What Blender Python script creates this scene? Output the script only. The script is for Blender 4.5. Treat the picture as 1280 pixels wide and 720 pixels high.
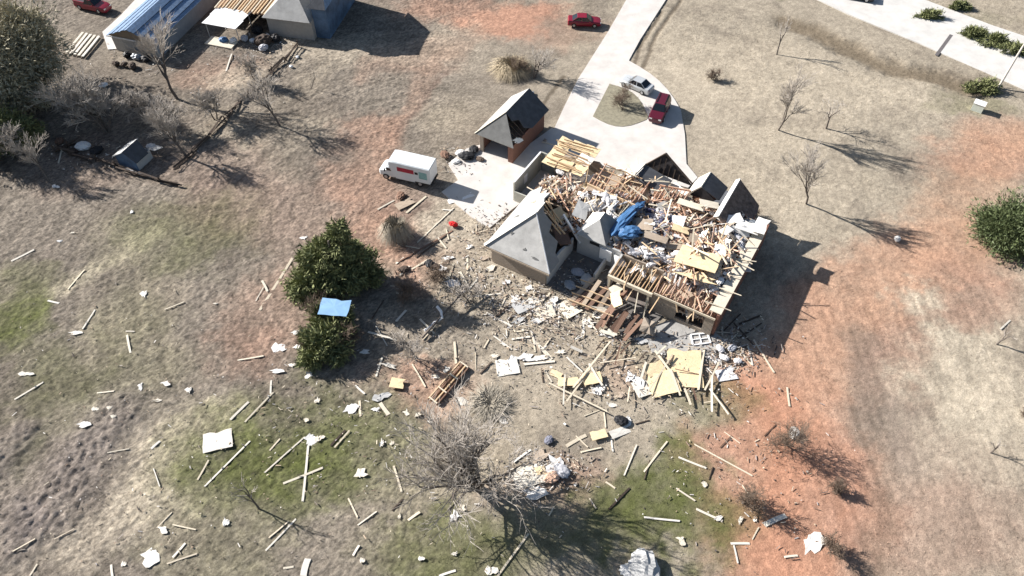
import bpy, bmesh, math, random
import numpy as np
from mathutils import Vector, Matrix

for o in list(bpy.data.objects): bpy.data.objects.remove(o, do_unlink=True)
SC = bpy.context.scene
COL = SC.collection
R = math.radians

# ---------------------------------------------------------------- camera, sky, sun, exposure
PITCH, HFOV, CAM_H, CAM_Y = R(50), R(66), 62.0, -52.0
cam = bpy.data.cameras.new('camera'); cam.sensor_fit = 'HORIZONTAL'; cam.angle = HFOV
cam.clip_start = 1.0; cam.clip_end = 6000
camo = bpy.data.objects.new('camera', cam); COL.objects.link(camo)
camo.location = (0, CAM_Y, CAM_H); camo.rotation_euler = (R(90) - PITCH, 0, 0)
SC.camera = camo
SUN_AZ, SUN_EL = R(-26), R(28)          # direction the light travels (shadow side) and elevation
trav = Vector((math.cos(SUN_AZ) * math.cos(SUN_EL), math.sin(SUN_AZ) * math.cos(SUN_EL), -math.sin(SUN_EL)))
world = bpy.data.worlds.new('World'); SC.world = world; world.use_nodes = True
wn = world.node_tree; wn.nodes.clear()
sky = wn.nodes.new('ShaderNodeTexSky'); sky.sky_type = 'NISHITA'; sky.sun_disc = False
sky.sun_elevation = SUN_EL; sky.sun_rotation = math.atan2(-trav.x, -trav.y) % (2 * math.pi)
bg = wn.nodes.new('ShaderNodeBackground'); bg.inputs['Strength'].default_value = 0.05
wo = wn.nodes.new('ShaderNodeOutputWorld')
wn.links.new(sky.outputs[0], bg.inputs[0]); wn.links.new(bg.outputs[0], wo.inputs[0])
sl = bpy.data.lights.new('sun', 'SUN'); sl.energy = 5.0; sl.angle = R(0.53); sl.color = (1.0, 0.955, 0.91)
so = bpy.data.objects.new('sun', sl); COL.objects.link(so)
so.rotation_euler = trav.to_track_quat('-Z', 'Y').to_euler(); so.location = (-40, 30, 80)
SC.view_settings.view_transform = 'Standard'; SC.view_settings.look = 'None'
SC.view_settings.exposure = 1.18; SC.view_settings.gamma = 1.0; SC.view_settings.use_curve_mapping = False

# ---------------------------------------------------------------- helpers
FPX = 640 / math.tan(HFOV / 2); CP, SP = math.cos(PITCH), math.sin(PITCH)
def G(px, py, z=0.0):
    """ground (or height z) point surveyed from a point of the photograph"""
    x = (px - 640) / FPX; y = (360 - py) / FPX
    d = (x, y * SP + CP, y * CP - SP); t = (CAM_H - z) / -d[2]
    return Vector((d[0] * t, d[1] * t + CAM_Y, z))
rnd = random.Random(7)
nrg = np.random.default_rng(11)

def vnoise(x, y, seed):
    r = np.random.default_rng(seed).random((256, 256))
    xi = np.floor(x).astype(int); yi = np.floor(y).astype(int)
    fx = x - xi; fy = y - yi; fx = fx * fx * (3 - 2 * fx); fy = fy * fy * (3 - 2 * fy)
    a = r[xi & 255, yi & 255]; b = r[(xi + 1) & 255, yi & 255]; c = r[xi & 255, (yi + 1) & 255]; d = r[(xi + 1) & 255, (yi + 1) & 255]
    return (a * (1 - fx) + b * fx) * (1 - fy) + (c * (1 - fx) + d * fx) * fy
def fbm(x, y, seed, octs=4, gain=0.5):
    s = 0; a = 1; n = 0
    for k in range(octs):
        s = s + a * vnoise(x * 2 ** k + 17 * k, y * 2 ** k - 9 * k, seed + k); n += a; a *= gain
    return s / n

class MB:
    def __init__(s): s.v = []; s.f = []; s.c = []
    def add(s, vs, fs, col=None):
        b = len(s.v); s.v += [tuple(p) for p in vs]; s.f += [tuple(i + b for i in f) for f in fs]
        if col is not None: s.c += [col] * len(fs)
    def box(s, c, size, rz=0, m=None, col=None):
        sx, sy, sz = [q / 2 for q in size]
        pts = [Vector((x * sx, y * sy, z * sz)) for z in (-1, 1) for y in (-1, 1) for x in (-1, 1)]
        if m is None: m = Matrix.Rotation(rz, 3, 'Z')
        c = Vector(c)
        s.add([m @ p + c for p in pts], [(0, 2, 3, 1), (4, 5, 7, 6), (0, 1, 5, 4), (2, 6, 7, 3), (0, 4, 6, 2), (1, 3, 7, 5)], col)
    def b2(s, a, b): s.box([(p + q) / 2 for p, q in zip(a, b)], [abs(q - p) for p, q in zip(a, b)])
    def prism(s, poly, z0, z1):
        n = len(poly); vs = [(p[0], p[1], z0) for p in poly] + [(p[0], p[1], z1) for p in poly]
        s.add(vs, [tuple(range(n - 1, -1, -1)), tuple(range(n, 2 * n))] + [(i, (i + 1) % n, n + (i + 1) % n, n + i) for i in range(n)])
    def slab(s, pts, t):
        """closed slab: planar polygon given by its outer face, thickness t to the other side"""
        pts = [Vector(p) for p in pts]; n = len(pts); nm = Vector((0, 0, 0))
        for i in range(n):
            a, b = pts[i], pts[(i + 1) % n]; nm += a.cross(b)
        nm.normalize()
        vs = pts + [p - nm * t for p in pts]
        s.add(vs, [tuple(range(n)), tuple(range(2 * n - 1, n - 1, -1))] + [((i + 1) % n, i, n + i, n + (i + 1) % n) for i in range(n)])
    def tube(s, ps, rs, k=6, cap=True):
        ps = [Vector(p) for p in ps]; b = len(s.v); n = len(ps)
        for i, p in enumerate(ps):
            d = (ps[min(i + 1, n - 1)] - ps[max(i - 1, 0)])
            if d.length < 1e-6: d = Vector((0, 0, 1))
            d.normalize(); a = d.orthogonal().normalized(); c = d.cross(a)
            for j in range(k):
                t = 2 * math.pi * j / k; s.v.append(tuple(p + (a * math.cos(t) + c * math.sin(t)) * rs[i]))
        for i in range(n - 1):
            for j in range(k):
                q = (j + 1) % k; s.f.append((b + i * k + j, b + i * k + q, b + (i + 1) * k + q, b + (i + 1) * k + j))
        if cap:
            s.f.append(tuple(b + j for j in range(k - 1, -1, -1))); s.f.append(tuple(b + (n - 1) * k + j for j in range(k)))
    def bar(s, p, q, w, t):
        p, q = Vector(p), Vector(q); d = (q - p); L = d.length; d.normalize()
        up = Vector((0, 0, 1)) if abs(d.z) < 0.9 else Vector((1, 0, 0))
        y = up.cross(d).normalized(); z = d.cross(y)
        m = Matrix((d, y, z)).transposed(); s.box((p + q) / 2, (L, w, t), m=m)
    def mesh(s, name):
        me = bpy.data.meshes.new(name); me.from_pydata(s.v, [], s.f)
        if s.c:
            at = me.attributes.new('col', 'FLOAT_COLOR', 'FACE')
            at.data.foreach_set('color', np.array([tuple(c) + (1,) for c in s.c], dtype=np.float32).ravel())
        me.update(); return me
    def build(s, name, m, parent=None, smooth=False):
        me = s.mesh(name); me.materials.append(m)
        if smooth: me.polygons.foreach_set('use_smooth', [True] * len(me.polygons))
        o = bpy.data.objects.new(name, me); COL.objects.link(o)
        if parent: o.parent = parent
        return o
def tag(o, label=None, cat=None, group=None, kind=None):
    if label: o['label'] = label
    if cat: o['category'] = cat
    if group: o['group'] = group
    if kind: o['kind'] = kind
    return o
def empty(name, loc, rz=0, label=None, cat=None, group=None):
    o = bpy.data.objects.new(name, None); COL.objects.link(o); o.location = loc; o.rotation_euler = (0, 0, rz)
    o.empty_display_size = 0.3
    return tag(o, label, cat, group)

# ---------------------------------------------------------------- materials
def mat(name, cols, scale=3.0, amt=0.35, rough=0.85, bump=0.0, bscale=None, stretch=None, metal=0.0, attr=None, spec=0.3, detail=6):
    """cols: one colour, or several picked by the object's own random number; noise gives grain and wear"""
    m = bpy.data.materials.new(name); m.use_nodes = True; nt = m.node_tree; N = nt.nodes; L = nt.links
    b = N['Principled BSDF']; b.inputs['Roughness'].default_value = rough; b.inputs['Metallic'].default_value = metal
    b.inputs['Specular IOR Level'].default_value = spec
    tc = N.new('ShaderNodeTexCoord'); src = tc.outputs['Object']
    if stretch:
        mp = N.new('ShaderNodeMapping'); mp.inputs['Scale'].default_value = stretch; L.new(src, mp.inputs[0]); src = mp.outputs[0]
    no = N.new('ShaderNodeTexNoise'); no.inputs['Scale'].default_value = scale; no.inputs['Detail'].default_value = detail; no.inputs['Roughness'].default_value = 0.65
    L.new(src, no.inputs['Vector'])
    if attr:
        ca = N.new('ShaderNodeAttribute'); ca.attribute_name = attr; base = ca.outputs['Color']
    elif len(cols) == 1:
        rg = N.new('ShaderNodeRGB'); rg.outputs[0].default_value = (*cols[0], 1); base = rg.outputs[0]
    else:
        oi = N.new('ShaderNodeObjectInfo'); cr = N.new('ShaderNodeValToRGB'); cr.color_ramp.interpolation = 'LINEAR'
        el = cr.color_ramp.elements
        for i, c in enumerate(cols):
            p = i / (len(cols) - 1)
            e = el[0] if i == 0 else (el[1] if i == len(cols) - 1 else el.new(p)); e.position = p; e.color = (*c, 1)
        L.new(oi.outputs['Random'], cr.inputs[0]); base = cr.outputs[0]
    mr = N.new('ShaderNodeMapRange'); mr.inputs['From Min'].default_value = 0.25; mr.inputs['From Max'].default_value = 0.75
    mr.inputs['To Min'].default_value = 1 - amt; mr.inputs['To Max'].default_value = 1 + amt
    L.new(no.outputs[0], mr.inputs[0])
    mx = N.new('ShaderNodeMix'); mx.data_type = 'RGBA'; mx.blend_type = 'MULTIPLY'; mx.inputs[0].default_value = 1.0
    L.new(base, mx.inputs[6]); L.new(mr.outputs[0], mx.inputs[7]); L.new(mx.outputs[2], b.inputs['Base Color'])
    if bump:
        n2 = N.new('ShaderNodeTexNoise'); n2.inputs['Scale'].default_value = bscale or scale * 3; n2.inputs['Detail'].default_value = 5
        L.new(src, n2.inputs['Vector'])
        bp = N.new('ShaderNodeBump'); bp.inputs['Strength'].default_value = bump; bp.inputs['Distance'].default_value = 0.05
        L.new(n2.outputs[0], bp.inputs['Height']); L.new(bp.outputs[0], b.inputs['Normal'])
    return m
M = {}
M['concrete'] = mat('concrete', [(0.54, 0.51, 0.475)], 0.5, 0.16, 0.9, 0.2, 6)
M['road'] = mat('road_concrete', [(0.53, 0.515, 0.485)], 0.5, 0.16, 0.9, 0.2, 6)
M['pine'] = mat('pine_lumber', [(0.60, 0.43, 0.26), (0.68, 0.54, 0.37), (0.48, 0.30, 0.17), (0.66, 0.54, 0.40), (0.58, 0.43, 0.28)], 2, 0.25, 0.8, 0.3, stretch=(1, 8, 8))
M['palewood'] = mat('pale_lumber', [(0.60, 0.52, 0.40), (0.50, 0.40, 0.28), (0.66, 0.60, 0.50), (0.42, 0.35, 0.26), (0.62, 0.55, 0.42)], 2, 0.25, 0.8, 0.3, stretch=(1, 8, 8))
M['redwood'] = mat('reddish_lumber', [(0.56, 0.35, 0.24), (0.68, 0.52, 0.41), (0.44, 0.26, 0.18), (0.70, 0.60, 0.50), (0.62, 0.42, 0.31)], 2, 0.3, 0.8, 0.3, stretch=(1, 8, 8))
M['pinkwood'] = mat('pinkish_lumber', [(0.62, 0.44, 0.33), (0.68, 0.55, 0.44), (0.55, 0.37, 0.27)], 2, 0.25, 0.8, 0.3, stretch=(1, 8, 8))
M['darkwood'] = mat('dark_weathered_wood', [(0.05, 0.036, 0.028), (0.09, 0.06, 0.045), (0.12, 0.09, 0.07)], 3, 0.4, 0.9, 0.4, stretch=(1, 6, 6))
M['brownwood'] = mat('brown_wood', [(0.22, 0.13, 0.09), (0.33, 0.22, 0.15), (0.14, 0.085, 0.06)], 3, 0.35, 0.85, 0.3, stretch=(1, 6, 6))
M['osb'] = mat('sheathing_board', [(0.70, 0.57, 0.36), (0.74, 0.63, 0.44), (0.66, 0.52, 0.32)], 9, 0.22, 0.85, 0.3, 20)
M['cream'] = mat('cream_board', [(0.60, 0.54, 0.43), (0.68, 0.62, 0.50), (0.66, 0.63, 0.57)], 3, 0.14, 0.9, 0.3, 9)
M['drywall'] = mat('white_plasterboard', [(0.70, 0.69, 0.67), (0.62, 0.61, 0.60), (0.74, 0.71, 0.65)], 2.5, 0.14, 0.95, 0.3, 8)
M['tanboard'] = mat('tan_board', [(0.40, 0.32, 0.24), (0.50, 0.40, 0.30), (0.34, 0.28, 0.22)], 3, 0.2, 0.9, 0.2)
M['insul'] = mat('white_insulation', [(0.68, 0.66, 0.64), (0.58, 0.57, 0.57), (0.66, 0.60, 0.56), (0.44, 0.44, 0.46)], 5, 0.25, 1.0, 0.6, 10)
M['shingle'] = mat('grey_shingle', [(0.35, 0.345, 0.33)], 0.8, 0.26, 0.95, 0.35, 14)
M['shingle_lee'] = mat('grey_shingle_shaded', [(0.26, 0.25, 0.235)], 1.2, 0.16, 0.95, 0.35, 14)  # darker copy of the grey shingle, painting shade on slopes facing away from the sun
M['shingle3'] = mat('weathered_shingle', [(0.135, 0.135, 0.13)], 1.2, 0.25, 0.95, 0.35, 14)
M['navy'] = mat('shade_blue_wall', [(0.075, 0.125, 0.20)], 0.6, 0.6, 0.5)  # dark blue tone standing in for a wall's shade
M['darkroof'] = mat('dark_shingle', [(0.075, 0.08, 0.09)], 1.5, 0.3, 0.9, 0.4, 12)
M['felt'] = mat('torn_roof_felt', [(0.045, 0.04, 0.04)], 2.5, 0.6, 0.9, 0.5, 8)
M['brick'] = mat('brown_brick', [(0.19, 0.095, 0.07)], 6, 0.25, 0.9, 0.4, 20)
M['tanbrick'] = mat('tan_brick', [(0.30, 0.25, 0.20)], 5, 0.2, 0.9, 0.4, 20)
M['siding'] = mat('grey_siding', [(0.42, 0.42, 0.41)], 2, 0.12, 0.8, 0.2)
M['greenplaster'] = mat('grey_green_plaster', [(0.40, 0.40, 0.35)], 2, .15, .9)
M['brownfelt'] = mat('brown_torn_felt', [(0.16, 0.12, 0.10)], 2.5, 0.7, 0.9, 0.5, 8)
M['floor'] = mat('shade_dark_floor', [(0.16, 0.14, 0.125)], 1.5, .4, .9)  # slab colour darkened to carry the shade of courtyard and rooms
M['white'] = mat('white_paint', [(0.76, 0.76, 0.75)], 3, 0.08, 0.5, 0.05)
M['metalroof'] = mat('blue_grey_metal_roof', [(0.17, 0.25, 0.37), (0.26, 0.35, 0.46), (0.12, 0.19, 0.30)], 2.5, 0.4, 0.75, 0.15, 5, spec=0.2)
M['metalwall'] = mat('blue_grey_metal_wall', [(0.24, 0.27, 0.30)], 1.2, 0.15, 0.6)
M['tarp'] = mat('blue_tarp', [(0.04, 0.11, 0.23), (0.09, 0.19, 0.34), (0.05, 0.13, 0.27)], 4, 0.3, 0.5, 0.5, 9)
M['bluesheet'] = mat('blue_metal_sheet', [(0.20, 0.36, 0.56)], 2, 0.15, 0.5, 0.1)
M['clothes'] = mat('mixed_cloth', [(0.05, 0.05, 0.10), (0.22, 0.06, 0.10), (0.45, 0.43, 0.45), (0.06, 0.09, 0.22), (0.10, 0.09, 0.09), (0.24, 0.14, 0.24), (0.36, 0.37, 0.40)], 5, 0.3, 0.95, 0.6, 10)
M['redcloth'] = mat('red_cloth', [(0.52, 0.02, 0.02)], 5, 0.25, 0.9, 0.3)
M['black'] = mat('black_plastic', [(0.018, 0.018, 0.02)], 5, 0.3, 0.6)
M['grey'] = mat('grey_metal', [(0.32, 0.34, 0.36)], 3, 0.2, 0.5, metal=0.3)
M['bark'] = mat('grey_bark', [(0.13, 0.11, 0.095)], 6, 0.35, 0.95, 0.4)
M['twig'] = mat('pale_twig', [(0.37, 0.335, 0.295)], 6, 0.3, 0.95)
M['twigdark'] = mat('brown_twig', [(0.16, 0.12, 0.09)], 6, 0.3, 0.95)
M['needle'] = mat('cedar_foliage', [(0.185, 0.20, 0.09)], 2.2, 0.8, 0.9)
M['olive'] = mat('olive_foliage', [(0.38, 0.345, 0.24)], 2.0, 0.6, 0.9)
M['holly'] = mat('glossy_foliage', [(0.09, 0.115, 0.048)], 1.6, 0.5, 0.6)
M['straw'] = mat('dry_straw', [(0.42, 0.35, 0.24)], 5, 0.35, 0.95)
M['greystraw'] = mat('grey_straw', [(0.34, 0.305, 0.245)], 5, 0.45, 0.95)
M['tyre'] = mat('tyre_rubber', [(0.02, 0.02, 0.02)], 8, 0.2, 0.9)
M['rim'] = mat('wheel_rim', [(0.45, 0.45, 0.46)], 4, 0.1, 0.35, metal=0.7)
M['glass'] = mat('dark_glass', [(0.012, 0.016, 0.02)], 2, 0.2, 0.08, spec=0.6)
M['carred'] = mat('red_car_paint', [(0.20, 0.008, 0.022)], 1.5, 0.08, 0.3, spec=0.6)
M['carmaroon'] = mat('maroon_car_paint', [(0.085, 0.008, 0.02)], 1.5, 0.08, 0.3, spec=0.6)
M['carsilver'] = mat('silver_car_paint', [(0.50, 0.52, 0.53)], 1.5, 0.06, 0.32, metal=0.25, spec=0.6)
M['carblack'] = mat('black_car_paint', [(0.02, 0.02, 0.022)], 1.5, 0.1, 0.25, spec=0.6)
M['lamp'] = mat('lamp_glass', [(0.65, 0.65, 0.62)], 2, 0.05, 0.15)
M['taillamp'] = mat('tail_lamp', [(0.30, 0.01, 0.01)], 2, 0.05, 0.2)
M['decalred'] = mat('red_print', [(0.36, 0.02, 0.045)], 3, 0.25, 0.5)
M['decalteal'] = mat('teal_print', [(0.22, 0.40, 0.40)], 3, 0.3, 0.5)
M['truckwhite'] = mat('white_truck_paint', [(0.66, 0.70, 0.71)], 1, 0.05, 0.45)
M['vcol'] = mat('mixed_scraps', [(1, 1, 1)], 6, 0.2, 0.9, attr='col')

# ---------------------------------------------------------------- ground
def axis_lines(lo, hi, step, far):
    a = list(np.arange(lo, hi + step / 2, step)); d = step; x = lo; pre = []
    while x > -far: d *= 1.5; x -= d; pre.append(x)
    d = step; x = a[-1]; post = []
    while x < far: d *= 1.5; x += d; post.append(x)
    return np.array(pre[::-1] + a + post)
STEP = 0.18
gx = axis_lines(-80, 80, STEP, 1600); gy = axis_lines(-35, 62, STEP, 1600)
X, Y = np.meshgrid(gx, gy, indexing='xy')
wx = (fbm(X / 5, Y / 5, 31) - .5) * 7; wy = (fbm(X / 5, Y / 5, 41) - .5) * 7
wx2 = (fbm(X / 1.2, Y / 1.2, 51, 4, .7) - .5) * 3.2; wy2 = (fbm(X / 1.2, Y / 1.2, 61, 4, .7) - .5) * 3.2
XW, YW = X + wx + wx2, Y + wy + wy2
def blob(px, py, rx, ry=None, rz=0, warp=1.0, p=2.4):
    c = G(px, py); ry = ry or rx; a = R(rz); dx = X + (XW - X) * warp - c.x; dy = Y + (YW - Y) * warp - c.y
    u = (dx * math.cos(a) + dy * math.sin(a)) / rx; v = (-dx * math.sin(a) + dy * math.cos(a)) / ry
    return np.exp(-(u * u + v * v) ** p)
def stroke(pts, w, warp=1.0, p=1.5):
    pts = [G(*q) for q in pts]; best = np.full(X.shape, 1e9)
    for a, b in zip(pts[:-1], pts[1:]):
        dx, dy = b.x - a.x, b.y - a.y; L2 = dx * dx + dy * dy
        xx = X + (XW - X) * warp; yy = Y + (YW - Y) * warp
        t = np.clip(((xx - a.x) * dx + (yy - a.y) * dy) / L2, 0, 1)
        best = np.minimum(best, (xx - a.x - t * dx) ** 2 + (yy - a.y - t * dy) ** 2)
    return np.exp(-(best / (w * w)) ** p)
def mixc(c, col, w): return c + (np.array(col)[None, None, :] - c) * np.clip(w, 0, 1)[..., None]
sw = 1 / (1 + np.exp(-(X + 4 + (Y * -0.15) + wx) / 4.5))      # dry tan lawn on the house side, grey-brown field beyond the trees
C = np.zeros(X.shape + (3,)); C[:] = (0.186, 0.160, 0.130)
C = mixc(C, (0.300, 0.260, 0.202), sw)
big = fbm(X / 9, Y / 9, 71); mid = fbm(X / 2.2, Y / 2.2, 81, 5, .75); fine = fbm(X / .45, Y / .45, 91, 2, .9)
C = mixc(C, (0.30, 0.255, 0.19), np.clip((big - .55) * 4, 0, 1) * .5)
C = mixc(C, (0.12, 0.10, 0.082), np.clip((fbm(X / 6, Y / 6, 171, 5, .65) - .52) * 7, 0, 1) * .45)
# bare reddish soil
for a in [(995, 570, 6.5, 9, 0, 1.5), (975, 480, 5, 5, 0, 1.1), (985, 660, 6, 5, 0, 1.25), (1060, 440, 9, 7, 0, .55), (1150, 370, 11, 6, 0, .5), (1255, 195, 8, 4, 0, .8),
          (1190, 320, 7, 5, 0, .6), (640, 22, 8, 4.5, 20, 1.3), (560, 8, 8, 4, 0, .6), (450, 240, 4, 8, 20, .4), (480, 300, 5, 4, 0, .55), (330, 390, 5, 6, 0, .28), (520, 330, 5, 3, 0, .4),
          (545, 490, 5, 3, 0, .55), (310, 440, 4, 4, 0, .2), (520, 70, 7, 5, 0, .3), (470, 160, 5, 4, 60, .45), (280, 90, 6, 4, 0, .3), (1180, 620, 10, 7, 0, .12), (1000, 690, 7, 5, 0, .6), (780, 455, 3, 3, 0, .35), (690, 610, 5, 2.5, 0, .4),
          (890, 570, 3, 4, 0, .6), (1100, 670, 12, 5, 0, .3), (1010, 400, 4, 4, 0, .5), (700, 40, 8, 4, 0, .3), (1265, 160, 6, 4, 0, .5)]:
    C = mixc(C, (0.365, 0.212, 0.148), blob(*a[:5]) * a[5] * (0.55 + 0.7 * mid))
for a in [(330, 260, 10, 6, 0, .5), (400, 330, 6, 6, 0, .5), (130, 200, 8, 6, 0, .3), (1200, 640, 10, 8, 0, .35), (500, 250, 5, 5, 0, .5), (280, 210, 8, 4, 0, .35)]:
    C = mixc(C, (0.26, 0.185, 0.145), blob(*a[:5]) * a[5])
C = mixc(C, (0.385, 0.235, 0.155), stroke([(975, 690), (985, 560), (1000, 470), (1060, 380), (1150, 325), (1215, 260), (1240, 185), (1290, 170)], 4.2, .8) * (.35 + .5 * mid))
C = mixc(C, (0.40, 0.205, 0.132), stroke([(985, 700), (1000, 600), (990, 540), (960, 490)], 3.0, .9) * (.5 + .5 * mid))
C = mixc(C, (0.33, 0.205, 0.145), stroke([(610, 25), (560, 70), (520, 120), (480, 175), (448, 235), (445, 300)], 2.0, .8) * (.12 + .4 * mid))
C = mixc(C, (0.14, 0.10, 0.08), stroke([(590, 60), (545, 105), (500, 160)], .45, .25) * .5)
# pale, worn grass
for a in [(900, 90, 15, 10, 0, .7), (1000, 260, 9, 6, 0, .55), (1235, 490, 6, 5, 0, 1.2), (1215, 425, 4.5, 2.6, 0, 1.2), (250, 545, 6, 3, 20, .8), (205, 600, 4, 4, 0, .8), (130, 660, 8, 3, 0, .5), (1060, 120, 13, 7, 0, .55),
          (1250, 570, 6, 5, 0, .6), (1150, 375, 2.5, 2, 0, .9), (420, 60, 9, 4, 0, .5), (560, 60, 8, 5, 0, .3), (620, 330, 8, 6, 0, .5), (720, 430, 9, 4, 0, .45), (300, 100, 5, 3, 0, .5), (650, 500, 7, 3, 0, .3), (1000, 190, 8, 5, 0, .3), (560, 270, 3, 6, -30, .6), (940, 190, 8, 6, 0, .5), (290, 640, 5, 3, 0, .3)]:
    C = mixc(C, (0.40, 0.345, 0.265), blob(*a[:5]) * a[5] * (0.5 + 0.8 * mid))
C = mixc(C, (0.34, 0.30, 0.22), stroke([(40, 375), (120, 330), (200, 292)], 1.3, .5) * .7)
# green growth
for a in [(15, 400, 4, 5, 0, .9), (25, 340, 4, 3, 0, .5), (230, 290, 9, 6, 20, .5), (330, 565, 9, 6, 10, .9), (380, 600, 5, 4, 0, .7), (450, 545, 6, 4, 0, .5), (500, 600, 6, 3, 0, .35), (600, 685, 9, 3, 0, .6), (840, 650, 8, 3.5, 0, .95), (780, 660, 6, 3, 0, .7),
          (862, 580, 2.6, 4, 0, .8), (905, 500, 4, 3, 0, .5), (120, 470, 9, 6, 0, .3), (1215, 125, 5, 2, 0, .4), (300, 620, 6, 4, 0, .4), (560, 690, 6, 3, 0, .5), (170, 390, 5, 4, 0, .3), (250, 680, 5, 3, 0, .3), (790, 440, 3, 2, 0, .25), (60, 470, 5, 3, 0, .35), (1100, 5, 20, 1.5, -15, .3), (30, 560, 3, 3, 0, .35)]:
    C = mixc(C, (0.082, 0.092, 0.030), blob(*a[:5]) * a[5] * (0.35 + 1.0 * mid))
# brown ditch by the road, tyre and mowing tracks, tilled mound
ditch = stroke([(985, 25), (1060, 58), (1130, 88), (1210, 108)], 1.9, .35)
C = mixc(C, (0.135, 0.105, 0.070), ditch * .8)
C = mixc(C, (0.20, 0.155, 0.115), stroke([(1075, 420), (1095, 540), (1090, 720)], 1.6, .4) * .5)
C = mixc(C, (0.15, 0.115, 0.10), stroke([(1085, 430), (1120, 560)], 2.2, .7) * .3)
mound = stroke([(140, 520), (100, 580), (50, 650)], 2.4, .35) + stroke([(25, 535), (0, 585)], 1.6, .4) + .8 * stroke([(20, 640), (0, 690)], 2, .4)
C = mixc(C, (0.170, 0.145, 0.128), mound * .7)
tracks = np.zeros(X.shape)
for pts in ([(828, 15), (800, 60), (787, 88), (800, 100)], [(850, 0), (822, 45), (802, 85), (815, 100)], [(705, 95), (672, 140)]):
    tracks = np.maximum(tracks, stroke(pts, .32, .12))
C = mixc(C, (0.10, 0.08, 0.058), tracks * .75)
# curved mowing streaks in the grey field
ca = G(560, 300); rr = np.hypot(X - ca.x, Y - ca.y); th = np.arctan2(Y - ca.y, X - ca.x)
streak = fbm(rr / .5, th * 6, 101, 3, .6)
left = 1 - np.clip((X + 8) / 10, 0, 1)
C *= (1 + (streak - .5) * .55 * left)[..., None]
vst = fbm(X / .45, Y / 5, 121, 3, .6); rt = np.clip((X - 18) / 10, 0, 1) * np.clip((8 - Y) / 10, 0, 1)
C *= (1 + (vst - .5) * .5 * rt)[..., None]
grain = nrg.random(X.shape)
C *= (0.82 + 0.36 * mid)[..., None]; C *= (0.74 + 0.52 * fine)[..., None]; C *= (1 + (.30 + .45 * left) * (grain - .5))[..., None]
C = np.clip(C, 0.012, 0.75)
# relief
Z = (fbm(X / 12, Y / 12, 131, 3) - .5) * .30 + (mid - .5) * .08 + (fine - .5) * .055 + (nrg.random(X.shape) - .5) * .015
Z += left * (fbm(X / .5, Y / .5, 141, 2, .9) - .5) * .13 + left * (nrg.random(X.shape) - .5) * .075
Z += left * (streak - .5) * .05
Z += np.clip(mound, 0, 1) * (.15 + .85 * fbm(X / .35, Y / .6, 151, 2, .9)) * .40
Z -= ditch * .45; Z -= tracks * .10
flat = np.zeros(X.shape)
for a in [(760, 290, 20, 16, -31), (740, 120, 14, 22, 60), (600, 220, 11, 8, -31), (640, 160, 9, 9, 0), (190, 40, 12, 14, 0), (300, 20, 16, 10, 0), (1130, 30, 45, 7, -22), (800, 120, 12, 9, 0), (390, 10, 14, 12, 0)]:
    flat = np.maximum(flat, blob(*a, warp=0, p=3))
Z = Z * (1 - .85 * flat) - .045 * flat - .03
far = np.clip((np.maximum(np.abs(X) - 80, np.maximum(-35 - Y, Y - 62))) / 30, 0, 1); Z *= 1 - far
ny, nx = X.shape
def HZ(x, y):
    i = int(np.searchsorted(gx, x)); j = int(np.searchsorted(gy, y))
    i = min(max(i, 1), nx - 1); j = min(max(j, 1), ny - 1)
    fx = (x - gx[i - 1]) / (gx[i] - gx[i - 1]); fy = (y - gy[j - 1]) / (gy[j] - gy[j - 1])
    return float((Z[j - 1, i - 1] * (1 - fx) + Z[j - 1, i] * fx) * (1 - fy) + (Z[j, i - 1] * (1 - fx) + Z[j, i] * fx) * fy)
def GC(x, y):
    return C[min(int(np.searchsorted(gy, y)), ny - 1), min(int(np.searchsorted(gx, x)), nx - 1)]
me = bpy.data.meshes.new('ground'); nv = nx * ny
me.vertices.add(nv); me.vertices.foreach_set('co', np.stack([X, Y, Z], -1).astype(np.float32).ravel())
ii = np.arange(nv).reshape(ny, nx); q = np.stack([ii[:-1, :-1], ii[:-1, 1:], ii[1:, 1:], ii[1:, :-1]], -1).reshape(-1, 4)
me.loops.add(q.size); me.loops.foreach_set('vertex_index', q.ravel().astype(np.int32))
me.polygons.add(len(q)); me.polygons.foreach_set('loop_start', np.arange(0, q.size, 4, dtype=np.int32)); me.polygons.foreach_set('loop_total', np.full(len(q), 4, dtype=np.int32))
me.update(calc_edges=True)
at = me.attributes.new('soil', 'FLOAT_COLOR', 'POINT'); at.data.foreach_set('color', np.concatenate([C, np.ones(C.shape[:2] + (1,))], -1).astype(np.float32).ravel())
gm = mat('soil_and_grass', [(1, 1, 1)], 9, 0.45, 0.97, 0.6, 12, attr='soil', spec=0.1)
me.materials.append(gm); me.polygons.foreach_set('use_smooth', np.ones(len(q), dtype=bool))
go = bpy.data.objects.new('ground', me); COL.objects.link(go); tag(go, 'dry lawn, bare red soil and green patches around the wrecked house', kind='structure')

# concrete drive, forecourt and road (poured slabs, real thickness)
def sheet(name, px, z1, m, label, th=.25, warpseed=0):
    mb = MB(); pts = [G(*p) for p in px]
    a = sum(pts[i].x * pts[(i + 1) % len(pts)].y - pts[(i + 1) % len(pts)].x * pts[i].y for i in range(len(pts)))
    if a < 0: pts = pts[::-1]
    mb.prism([(p.x, p.y) for p in pts], z1 - th, z1); return tag(mb.build(name, m), label, kind='structure')
def arc(p, q, bulge, n=7):
    p, q = Vector(p), Vector(q); d = q - p; nrm = Vector((-d.y, d.x)); return [tuple(p + d * (i / n) + nrm * bulge * math.sin(math.pi * i / n)) for i in range(n + 1)]
drive = [(800, -30), (760, 40), (722, 100), (706, 132), (694, 158), (684, 178), (705, 195), (745, 205), (860, 235), (872, 222), (858, 205), (856, 168)] + arc((858, 152), (786, 76), .10)[1:] + [(800, 50), (840, -12), (850, -30)]
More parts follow.
